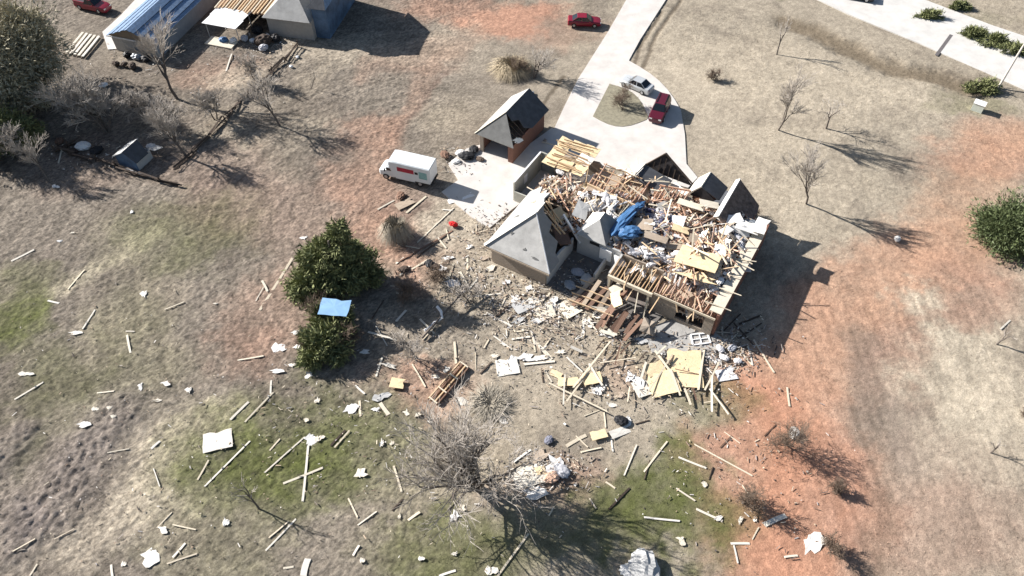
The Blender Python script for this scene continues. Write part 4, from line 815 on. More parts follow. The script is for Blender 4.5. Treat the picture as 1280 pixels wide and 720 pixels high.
# ---------------------------------------------------------------- workshop, barn and neighbour house at the far corner
SA = R(-17)
wp = G(146, 62)
shop = empty('metal_workshop', wp, SA, 'long workshop with blue-grey metal roof and brown gable at the top left', 'workshop')
def sb(root, name, a, b, m):
    mb = MB(); mb.b2(a, b); return mb.build(name, m, root)
SW, SL, SE, SR = 6.8, 16.0, 2.4, 3.75
sb(shop, 'wall', (0, 0, -.2), (SW, .15, SE), M['siding']); sb(shop, 'wall', (SW - .15, .15, -.2), (SW, SL, SE), M['metalwall']); sb(shop, 'wall', (0, .15, -.2), (.15, SL, SE), M['metalwall']); sb(shop, 'wall', (.15, SL - .15, -.2), (SW - .15, SL - .003, SE), M['metalwall'])
mb = MB(); mb.slab([(-.3, -.25, SE), (SW + .3, -.25, SE), (SW / 2, -.25, SR + .12)], .2); mb.build('gable_wall', mat('brown_gable', [(0.27, 0.21, 0.15)], 3, .2, .85), shop)
mb = MB(); mb.slab([(SW + .3, SL - .1, SE), (-.3, SL - .1, SE), (SW / 2, SL - .1, SR)], .1); mb.build('gable_wall', M['metalwall'], shop)
mb = MB(); mb.bar((-.3, -.42, SE - .05), (SW * .62, -.42, SE - .05), .1, .14); mb.build('trim_board', M['white'], shop)
for side in (0, 1):
    for k in range(7):
        f0, f1 = k / 7, (k + .94) / 7; lift = .07 * (k % 2) + .03
        x0 = SW / 2 + (SW / 2 + .4) * f0 if side else SW / 2 - (SW / 2 + .4) * f0; x1 = SW / 2 + (SW / 2 + .4) * f1 if side else SW / 2 - (SW / 2 + .4) * f1
        dz = (SR - SE) / (SW / 2); z0 = SR + .12 - abs(x0 - SW / 2) * dz + lift; z1 = SR + .12 - abs(x1 - SW / 2) * dz + lift
        pts = [(x0, -.4, z0), (x1, -.4, z1), (x1, SL + .2, z1), (x0, SL + .2, z0)]
        mb = MB(); mb.slab(pts if side else pts[::-1], .06); mb.build('roof_panel', M['metalroof'], shop)
sb(shop, 'garage_door', (1.6, -.03, -.1), (4.6, -.003, 2.2), M['grey'])
for i, (x, y, nm, m, s, lab) in enumerate([(4.0, -.9, 'scrap_lump', M['grey'], 1.1, 'bright metal junk against the workshop front'), (2.4, -.8, 'scrap_lump', M['black'], .9, 'dark junk heap at the workshop corner'), (5.3, -.9, 'scrap_lump', M['black'], 1.1, 'dark machine right of the bright metal junk'), (2.2, -3.2, 'scrap_lump', M['darkwood'], .7, 'dark clod below the workshop front, leftmost of three'), (3.4, -3.0, 'scrap_lump', M['darkwood'], .6, 'dark clod below the workshop front, middle of three'), (4.6, -3.0, 'scrap_lump', M['darkwood'], .9, 'dark clod below the workshop front, rightmost of three')]):
    p = wp + Matrix.Rotation(SA, 3, 'Z') @ Vector((x, y, .3)); tag(lump(nm, p, (s * 1.4, s, s * .8), i, m), lab, 'scrap')
# open barn stripped to its rafters
bp_ = G(266, 38); barn = empty('stripped_barn', bp_, SA, 'brown timber barn stripped to its rafters at the top edge', 'barn')
sb(barn, 'wall', (0, 6.5, -.2), (8.6, 6.7, 2.2), M['brownwood']); sb(barn, 'wall', (-.2, 2, -.2), (0, 12, 2.2), M['brownwood']); sb(barn, 'wall', (8.6, 2, -.2), (8.8, 12, 2.2), M['brownwood'])
for x in (0.2, 8.3): sb(barn, 'post', (x, 2.2, -.1), (x + .2, 2.4, 2.4), M['brownwood'])
sb(barn, 'roof_deck', (.1, 2.3, 2.25), (8.5, 12, 2.35), M['brownwood'])
for k in range(19):
    x = .15 + k * .46; dr = rnd.uniform(-.5, .5)
    mb = MB(); mb.bar((x, 2.0 + dr * .8, 2.47 + rnd.uniform(0, .12)), (x + .25, 12.2, 3.6), .16, .18); mb.build('rafter', M['pine'] if k % 3 else M['palewood'], barn)
# white awning with clutter beneath it
ap = G(262, 45); awn = empty('white_awning', ap, SA, 'white sheet-metal awning on thin posts before the barn', 'awning')
for i in range(2):
    mb = MB(); mb.slab([(-.2 + .02 * i, -.5 + i * 2.1, 2.3 + i * .1), (5.0, -.5 + i * 2.1, 2.3 + i * .1), (5.2, 1.5 + i * 2.1, 2.42 + i * .1), (0, 1.5 + i * 2.1, 2.42 + i * .1)], .06); mb.build('roof_panel', M['white'], awn)
for x, y in ((.1, -.1), (4.8, -.1), (.1, 3.4), (4.8, 3.4)): mb = MB(); mb.tube([(x, y, -.1), (x, y, 2.3)], [.05, .05], 6); mb.build('post', M['grey'], awn)
sb(awn, 'deck', (.4, -2.0, -.02), (4.6, -.1, .14), M['cream'])
for i, (px, py, m, s, lab) in enumerate([(280, 52, M['tarp'], 1.2, 'blue covered item under the white awning'), (292, 52, M['white'], 1.0, 'white appliance under the white awning'), (306, 50, M['insul'], 1.2, 'grey junk at the right of the white awning'), (316, 52, M['white'], .8, 'white junk between awning and grey house'), (334, 46, M['white'], .7, 'white bin before the grey house wall'), (345, 50, M['black'], 1.4, 'black junk heap before the grey house'), (322, 40, M['black'], 1.6, 'dark junk heap under the barn edge'), (330, 62, M['insul'], 1.3, 'grey torn material before the grey house'), (372, 72, M['white'], .5, 'white stone beside the dark fence'), (364, 84, M['white'], .5, 'lower white stone beside the dark fence'), (330, 55, M['darkwood'], 2.2, 'dark rubbish spread before the grey house')]):
    p = G(px, py); tag(lump('clutter', (p.x, p.y, .25 * s), (s, s * .8, s * .6), i, m), lab, 'clutter', 'clutter around the awning')
tag(board('timber', G(283, 90) + Vector((0, 0, .1)), G(290, 68) + Vector((0, 0, .1)), .18, .08, M['cream']), 'pale timber on the ground below the awning', 'board')
# grey neighbour house: hip end towards us, tall lee side coloured dark blue for its shade
np_ = G(338, 43); nb = empty('grey_house', np_, R(-12), 'grey house with steep hip roof at the top edge casting a long shadow', 'house')
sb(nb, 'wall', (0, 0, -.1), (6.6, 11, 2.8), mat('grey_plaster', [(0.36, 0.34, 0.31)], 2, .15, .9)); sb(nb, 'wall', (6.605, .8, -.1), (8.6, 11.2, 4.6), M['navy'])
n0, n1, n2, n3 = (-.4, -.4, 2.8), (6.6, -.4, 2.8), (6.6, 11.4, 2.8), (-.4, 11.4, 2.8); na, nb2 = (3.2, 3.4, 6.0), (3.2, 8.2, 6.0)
for q, m in (([n0, n1, na], M['shingle']), ([n1, n2, nb2, na], M['shingle_lee']), ([n2, n3, nb2], M['shingle_lee']), ([n3, n0, na, nb2], M['shingle'])):
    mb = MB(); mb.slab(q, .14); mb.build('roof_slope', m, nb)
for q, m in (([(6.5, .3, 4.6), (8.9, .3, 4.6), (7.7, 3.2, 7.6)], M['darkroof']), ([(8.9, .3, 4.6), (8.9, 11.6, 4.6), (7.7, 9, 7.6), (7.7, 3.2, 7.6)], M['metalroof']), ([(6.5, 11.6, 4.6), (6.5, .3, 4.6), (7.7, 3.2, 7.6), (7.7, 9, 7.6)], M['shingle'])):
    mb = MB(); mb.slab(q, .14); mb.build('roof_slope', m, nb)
# overturned hut
hp_ = G(150, 205); hut = empty('overturned_hut', hp_, R(-24), 'small grey hut knocked open beside the fallen fence', 'hut')
mb = MB(); mb.slab([(-.3, -.3, 1.3), (1.5, -.3, 2.4), (1.5, 2.6, 2.4), (-.3, 2.6, 1.3)][::1], .08); mb.build('roof_slope', M['siding'], hut)
mb = MB(); mb.slab([(1.5, -.1, 2.4), (3.2, -.1, 1.3), (3.2, 1.9, 1.3), (1.5, 2.4, 2.4)], .08); mb.build('roof_slope', M['darkroof'], hut)
mb = MB(); mb.slab([(0, -.1, -.1), (2.95, -.1, -.1), (2.95, -.1, 1.35), (1.5, -.1, 2.3), (0, -.1, 1.35)], .1); mb.build('wall', M['navy'], hut)
sb(hut, 'wall', (0, 0, -.1), (.1, 2.4, 1.4), M['siding']); sb(hut, 'wall', (2.85, 0, -.1), (2.95, 2.4, 1.35), M['siding']); sb(hut, 'wall', (.1, 2.3, -.1), (2.85, 2.4, 1.35), M['siding'])
mb = MB(); mb.slab([(2.2, 2.8, .9), (3.4, 2.6, 1.2), (3.8, 3.6, 1.1), (2.5, 3.9, .8)], .07); mb.build('torn_roof_sheet', M['siding'], hut)
sb(hut, 'rim_board', (1.4, -.6, .1), (5.2, -.5, .3), M['grey'])
for i, (px, py, s, m, lab) in enumerate([(105, 185, 1.3, M['drywall'], 'white torn sheet heap left of the overturned hut'), (92, 192, 1.0, M['darkwood'], 'dark junk left of the overturned hut'), (122, 190, 1.1, M['black'], 'black junk against the overturned hut'), (190, 185, .9, M['insul'], 'grey rag heap right of the overturned hut'), (75, 178, .9, M['brownwood'], 'brown junk at the end of the lower fence'), (130, 108, .8, M['white'], 'white bundle under the wide grey tree')]):
    p = G(px, py); tag(lump('clutter', (p.x, p.y, .25 * s), (s * 1.3, s, s * .6), i * 2, m), lab, 'clutter', 'junk around the overturned hut')
# fallen fences
def fence(label, pts, seed):
    r = random.Random(seed); a = G(*pts[0]); root = empty('fallen_fence', a, 0, label, 'fence')
    for p, q in zip(pts[:-1], pts[1:]):
        p, q = G(*p), G(*q); n = max(2, int((q - p).length / 2.4))
        for i in range(n):
            s, e = p.lerp(q, i / n), p.lerp(q, (i + 1) / n)
            for k in range(3):
                j = Vector((r.uniform(-.35, .35), r.uniform(-.35, .35), 0)); j2 = Vector((r.uniform(-.35, .35), r.uniform(-.35, .35), 0))
                board('rail', s + j - a + Vector((0, 0, .15 + .17 * k)), e + j2 - a + Vector((0, 0, .15 + .22 * k)), .2, .06, M['darkwood'], roll=r.uniform(-.7, .7), parent=root)
            mb = MB(); mb.bar(s - a, s - a + Vector((r.uniform(-.3, .3), r.uniform(-.3, .3), r.uniform(.5, 1.1))), .12, .12); mb.build('post', M['darkwood'], root)
fence('dark fallen timber fence running down from the grey house', [(372, 58), (340, 92), (300, 130), (262, 172), (220, 214)], 1)
fence('dark fallen timber fence under the overturned hut', [(72, 186), (120, 202), (172, 220), (226, 234)], 2)
fence('short broken fence from the overturned hut towards the olive tree', [(70, 190), (100, 178)], 3)
for i in range(5): tag(board('lumber_plank', G(84 + i * 5, 68 + i * 1.2) + Vector((0, 0, .25)), G(105 + i * 5, 42 + i * 1.2) + Vector((0, 0, .25)), .34, .12, M['cream']), ['leftmost', 'second', 'middle', 'fourth', 'rightmost'][i] + ' plank of the white lumber stack by the workshop', 'plank', 'white lumber stack')
# pole, box, kerb things by the road
pl = G(1247, 111); root = empty('utility_pole', (pl.x, pl.y, HZ(pl.x, pl.y) - .1), 0, 'pale slim leaning pole beside the road', 'pole')
mb = MB(); mb.tube([(0, 0, 0), (1.0, 1.2, 4.0), (2.3, 2.6, 9.0)], [.15, .13, .10], 10); mb.build('shaft', mat('pale_pole', [(0.50, 0.46, 0.41)], 5, .2, .9), root)
mb = MB(); mb.bar((1.7, 2.45, 8.6), (2.7, 2.45, 8.7), .1, .1); mb.build('crossarm', M['darkwood'], root)
pb = G(1221, 137); root = empty('utility_box', (pb.x, pb.y, HZ(pb.x, pb.y)), R(-35), 'small pale green box standing on the lawn near the pole', 'box')
mb = MB(); mb.b2((-.65, -.5, -.1), (.65, .5, 1.05)); mb.build('cabinet', mat('pale_green_paint', [(0.60, 0.64, 0.56)], 3, .1, .6), root); mb = MB(); mb.b2((-.7, -.55, 1.05), (.7, .55, 1.12)); mb.build('lid', M['white'], root)
p = G(1121, 300); tag(lump('white_bucket_scrap', (p.x, p.y, HZ(p.x, p.y) + .25), (.7, .6, .6), 1, M['drywall']), 'small white lump in the tree shadow right of the house', 'scrap')

# ---------------------------------------------------------------- debris in the fields
def orient(x1, y1, x2, y2):
    if x1 > x2: x1, y1, x2, y2 = x2, y2, x1, y1
    a = math.degrees(math.atan2(-(y2 - y1), x2 - x1))
    return 'lying level' if abs(a) < 14 else ('running up and down' if abs(a) > 72 else ('slanting up' if a > 0 else 'slanting down'))
LAND = [(30, 400, 'the green left edge'), (165, 400, 'the middle of the dark left field'), (75, 560, 'the brown mound'), (205, 690, 'the white square scrap'), (268, 575, 'the big cream slab'), (385, 560, 'the white arrow-shaped scrap'), (345, 665, 'the leaning sapling'),
        (475, 620, 'the cream pentagon scrap'), (440, 505, 'the white gutter scraps'), (345, 355, 'the tall cedar'), (470, 420, 'the blue sheet'), (550, 470, 'the brown ladder-like frame'), (550, 395, 'the long fallen pole'), (500, 262, 'the pampas clump'), (545, 305, 'the red cloth'),
        (608, 385, 'the corner of the grey hip roof'), (690, 400, 'the courtyard mouth'), (670, 450, 'the white twisted sheets'), (740, 465, 'the crossed long beams'), (845, 465, 'the great yellow sheathing'), (935, 430, 'the dark corner of the house shadow'), (725, 560, 'the yellow sheet with black rag'),
        (690, 590, 'the white rubbish heap'), (810, 600, 'the dark stick pile'), (870, 600, 'the vivid green patch'), (925, 690, 'the small T of boards'), (985, 500, 'the uprooted tangle'), (80, 250, 'the leftmost leafless tree')]
ORD = ['longest', 'second longest', 'third longest', 'fourth longest', 'fifth longest', 'sixth longest', 'seventh longest', 'eighth longest', 'ninth longest', 'tenth longest', 'eleventh longest', 'twelfth longest', 'thirteenth longest', 'fourteenth longest']
# (x1, y1, x2, y2, width in m, wood)  c cream, p pine, d dark, b brown
PL = [(60, 376, 74, 379, .28, 'c'), (103, 411, 119, 387, .2, 'c'), (157, 414, 168, 414, .25, 'c'), (159, 419, 163, 441, .26, 'c'), (206, 387, 230, 377, .24, 'c'), (18, 499, 54, 477, .24, 'c'), (121, 491, 143, 489, .22, 'c'), (297, 450, 330, 445, .3, 'c'), (288, 525, 311, 502, .28, 'c'), (306, 528, 342, 490, .28, 'c'), (339, 475, 338, 492, .24, 'c'),
      (85, 362, 106, 337, .2, 'p'), (14, 326, 43, 312, .28, 'c'), (73, 204, 79, 181, .26, 'c'), (135, 567, 162, 561, .22, 'c'), (189, 561, 200, 551, .4, 'c'), (256, 608, 313, 551, .3, 'c'), (247, 600, 261, 575, .24, 'p'), (192, 586, 200, 609, .12, 'c'), (196, 660, 215, 640, .22, 'p'), (216, 656, 245, 662, .2, 'p'), (216, 697, 232, 679, .26, 'c'), (209, 705, 247, 692, .26, 'p'), (18, 691, 46, 675, .18, 'p'), (69, 675, 94, 662, .14, 'p'), (38, 720, 47, 705, .26, 'c'), (139, 706, 141, 722, .3, 'c'),
      (331, 591, 381, 545, .28, 'c'), (385, 556, 378, 627, .34, 'c'), (354, 604, 404, 584, .28, 'c'), (337, 563, 350, 548, .2, 'p'), (413, 557, 432, 537, .3, 'd'), (418, 559, 437, 538, .2, 'p'), (332, 688, 370, 648, .3, 'c'), (336, 672, 361, 651, .2, 'p'), (435, 622, 447, 647, .2, 'p'), (447, 656, 471, 639, .26, 'c'), (492, 582, 502, 615, .26, 'p'), (490, 638, 504, 623, .16, 'd'), (441, 694, 449, 681, .28, 'c'), (510, 650, 525, 640, .28, 'p'), (549, 720, 570, 713, .28, 'c'), (621, 722, 661, 667, .24, 'p'), (354, 710, 367, 708, .3, 'c'), (379, 720, 385, 698, .7, 'c'),
      (325, 388, 366, 323, .42, 'p'), (328, 352, 335, 366, .34, 'c'), (320, 377, 330, 360, .2, 'c'), (470, 470, 478, 446, .26, 'c'), (444, 481, 456, 492, .3, 'c'), (475, 503, 486, 518, .5, 'c'), (449, 500, 450, 520, .3, 'p'), (568, 427, 570, 455, .34, 'p'), (600, 467, 615, 452, .2, 'd'), (594, 440, 595, 462, .14, 'p'), (617, 420, 640, 437, .22, 'c'), (605, 435, 612, 423, .2, 'p'), (515, 455, 532, 484, .26, 'p'), (460, 415, 495, 425, .3, 'c'), (470, 408, 484, 432, .22, 'c'), (525, 399, 543, 417, .26, 'c'), (495, 402, 508, 388, .3, 'c'), (465, 399, 480, 376, .2, 'd'),
      (514, 337, 536, 324, .3, 'p'), (584, 321, 584, 343, .3, 'p'), (575, 340, 584, 357, .34, 'c'), (594, 370, 627, 367, .3, 'c'), (608, 391, 640, 408, .34, 'c'), (624, 388, 632, 372, .26, 'p'), (620, 396, 640, 379, .24, 'd'), (585, 363, 602, 343, .3, 'c'), (528, 425, 545, 406, .28, 'p'), (560, 352, 567, 330, .26, 'p'), (595, 352, 600, 338, .3, 'c'),
      (472, 262, 493, 250, .26, 'c'), (508, 266, 533, 245, .3, 'p'), (522, 303, 567, 260, .16, 'c'), (497, 328, 566, 288, .3, 'b'), (520, 322, 560, 292, .24, 'd'), (547, 297, 558, 311, .24, 'c'), (495, 330, 505, 322, .3, 'c'), (507, 308, 525, 311, .2, 'p'), (500, 345, 512, 333, .3, 'c'), (558, 287, 561, 300, .2, 'p'), (553, 262, 566, 263, .3, 'c'), (595, 280, 596, 292, .2, 'p'),
      (648, 404, 688, 366, .3, 'p'), (640, 370, 684, 367, .14, 'd'), (698, 380, 698, 408, .26, 'c'), (664, 414, 669, 431, .3, 'c'), (684, 410, 710, 412, .12, 'p'), (729, 403, 730, 420, .26, 'c'), (716, 398, 720, 392, .2, 'd'), (640, 424, 663, 421, .26, 'c'), (643, 415, 660, 413, .2, 'p'), (635, 400, 655, 380, .3, 'd'), (652, 392, 664, 386, .5, 'c'),
      (665, 415, 669, 440, .28, 'p'), (669, 427, 690, 449, .5, 'c'), (680, 434, 690, 420, .24, 'p'), (713, 436, 728, 441, .5, 'c'), (708, 449, 728, 467, .24, 'c'), (681, 462, 690, 477, .24, 'c'), (677, 460, 679, 477, .2, 'd'), (655, 455, 694, 451, .4, 'c'),
      (716, 487, 763, 429, .3, 'p'), (708, 504, 738, 462, .26, 'p'), (736, 457, 753, 484, .28, 'c'), (750, 456, 795, 449, .26, 'p'), (768, 459, 776, 430, .26, 'b'), (775, 445, 788, 430, .18, 'b'), (799, 453, 808, 442, .24, 'd'), (704, 508, 706, 470, .2, 'c'), (686, 481, 760, 517, .2, 'p'), (745, 440, 755, 425, .16, 'd'),
      (800, 477, 807, 455, .3, 'c'), (808, 495, 840, 445, .3, 'p'), (818, 441, 848, 481, .3, 'p'), (838, 465, 850, 497, .26, 'p'), (872, 490, 880, 436, .3, 'p'), (880, 490, 898, 455, .24, 'p'), (855, 488, 863, 508, .3, 'p'), (865, 487, 870, 502, .24, 'b'), (889, 472, 889, 517, .26, 'c'), (886, 488, 910, 521, .22, 'c'), (784, 505, 787, 484, .26, 'p'), (815, 500, 824, 494, .24, 'p'), (842, 447, 832, 462, .2, 'd'), (843, 464, 880, 471, .16, 'b'), (855, 436, 880, 437, .2, 'p'), (892, 462, 905, 440, .3, 'd'), (820, 446, 832, 435, .24, 'p'),
      (942, 425, 968, 466, .28, 'p'), (934, 430, 941, 457, .28, 'c'), (924, 436, 940, 456, .18, 'p'), (905, 413, 926, 392, .28, 'd'), (924, 405, 952, 394, .26, 'd'), (930, 419, 952, 404, .24, 'd'), (883, 414, 918, 416, .2, 'p'), (903, 408, 903, 420, .28, 'p'), (917, 403, 942, 432, .26, 'd'), (908, 432, 922, 416, .24, 'p'), (968, 444, 971, 432, .2, 'd'), (925, 422, 937, 412, .2, 'd'), (900, 430, 915, 440, .3, 'c'),
      (708, 558, 733, 544, .4, 'p'), (726, 566, 752, 560, .18, 'p'), (764, 548, 766, 565, .26, 'c'), (755, 515, 757, 535, .2, 'p'), (730, 520, 750, 512, .2, 'p'), (794, 530, 812, 525, .2, 'd'), (642, 578, 664, 562, .26, 'c'), (633, 600, 640, 588, .2, 'p'), (720, 545, 735, 560, .2, 'p'),
      (780, 595, 796, 556, .24, 'c'), (805, 590, 834, 552, .24, 'p'), (848, 572, 883, 586, .28, 'c'), (868, 556, 941, 596, .2, 'p'), (845, 611, 869, 627, .26, 'c'), (870, 637, 903, 652, .26, 'c'), (805, 647, 850, 652, .24, 'c'), (761, 637, 787, 610, .22, 'd'), (886, 600, 891, 584, .14, 'd'), (757, 603, 769, 611, .22, 'p'), (737, 623, 745, 636, .24, 'p'), (686, 645, 692, 634, .2, 'p'), (927, 607, 938, 623, .2, 'p'), (812, 575, 805, 600, .16, 'd'), (900, 560, 915, 545, .18, 'b'),
      (913, 680, 937, 680, .3, 'c'), (917, 682, 922, 705, .28, 'c'), (955, 657, 982, 645, .55, 'c'), (980, 697, 997, 695, .3, 'c'), (984, 484, 987, 508, .26, 'p'), (955, 545, 970, 530, .16, 'b'), (905, 540, 925, 555, .2, 'p'), (1250, 412, 1263, 400, .2, 'c'), (948, 660, 940, 675, .14, 'p')]
by = {}
for pl_ in PL:
    cx, cy = (pl_[0] + pl_[2]) / 2, (pl_[1] + pl_[3]) / 2
    k = min(range(len(LAND)), key=lambda i: (LAND[i][0] - cx) ** 2 + (LAND[i][1] - cy) ** 2)
    by.setdefault(k, []).append(pl_)
WM = {'c': M['cream'], 'p': M['palewood'], 'd': M['darkwood'], 'b': M['brownwood']}; WN = {'c': 'cream', 'p': 'wooden', 'd': 'dark', 'b': 'brown'}
for k, lst in by.items():
    lst.sort(key=lambda q: -math.hypot(q[2] - q[0], q[3] - q[1]))
    for i, (x1, y1, x2, y2, w, kd) in enumerate(lst):
        a, b = G(x1, y1), G(x2, y2); t = rnd.choice([.05, .09, .1]); m_ = (a + b) / 2; hm = HZ(m_.x, m_.y); ha, hb_ = HZ(a.x, a.y), HZ(b.x, b.y)
        lift = max(0, hm - (ha + hb_) / 2); pile = .42 if LAND[k][0] in (845, 740) else 0; a.z = ha + lift + rnd.uniform(.03, .08) + pile; b.z = hb_ + lift + rnd.uniform(.03, .08) + pile * rnd.uniform(.4, 1)
        if 700 < m_.x: pass
        tag(board('plank', a, b, w * rnd.uniform(.42, .8), .035 if kd != 'd' else .06, WM[kd], roll=rnd.uniform(-.12, .12)), f"{ORD[i] if i < 14 else 'short'} board near {LAND[k][2]}, {WN[kd]}, {orient(x1, y1, x2, y2)}", 'board', 'boards scattered near ' + LAND[k][2])
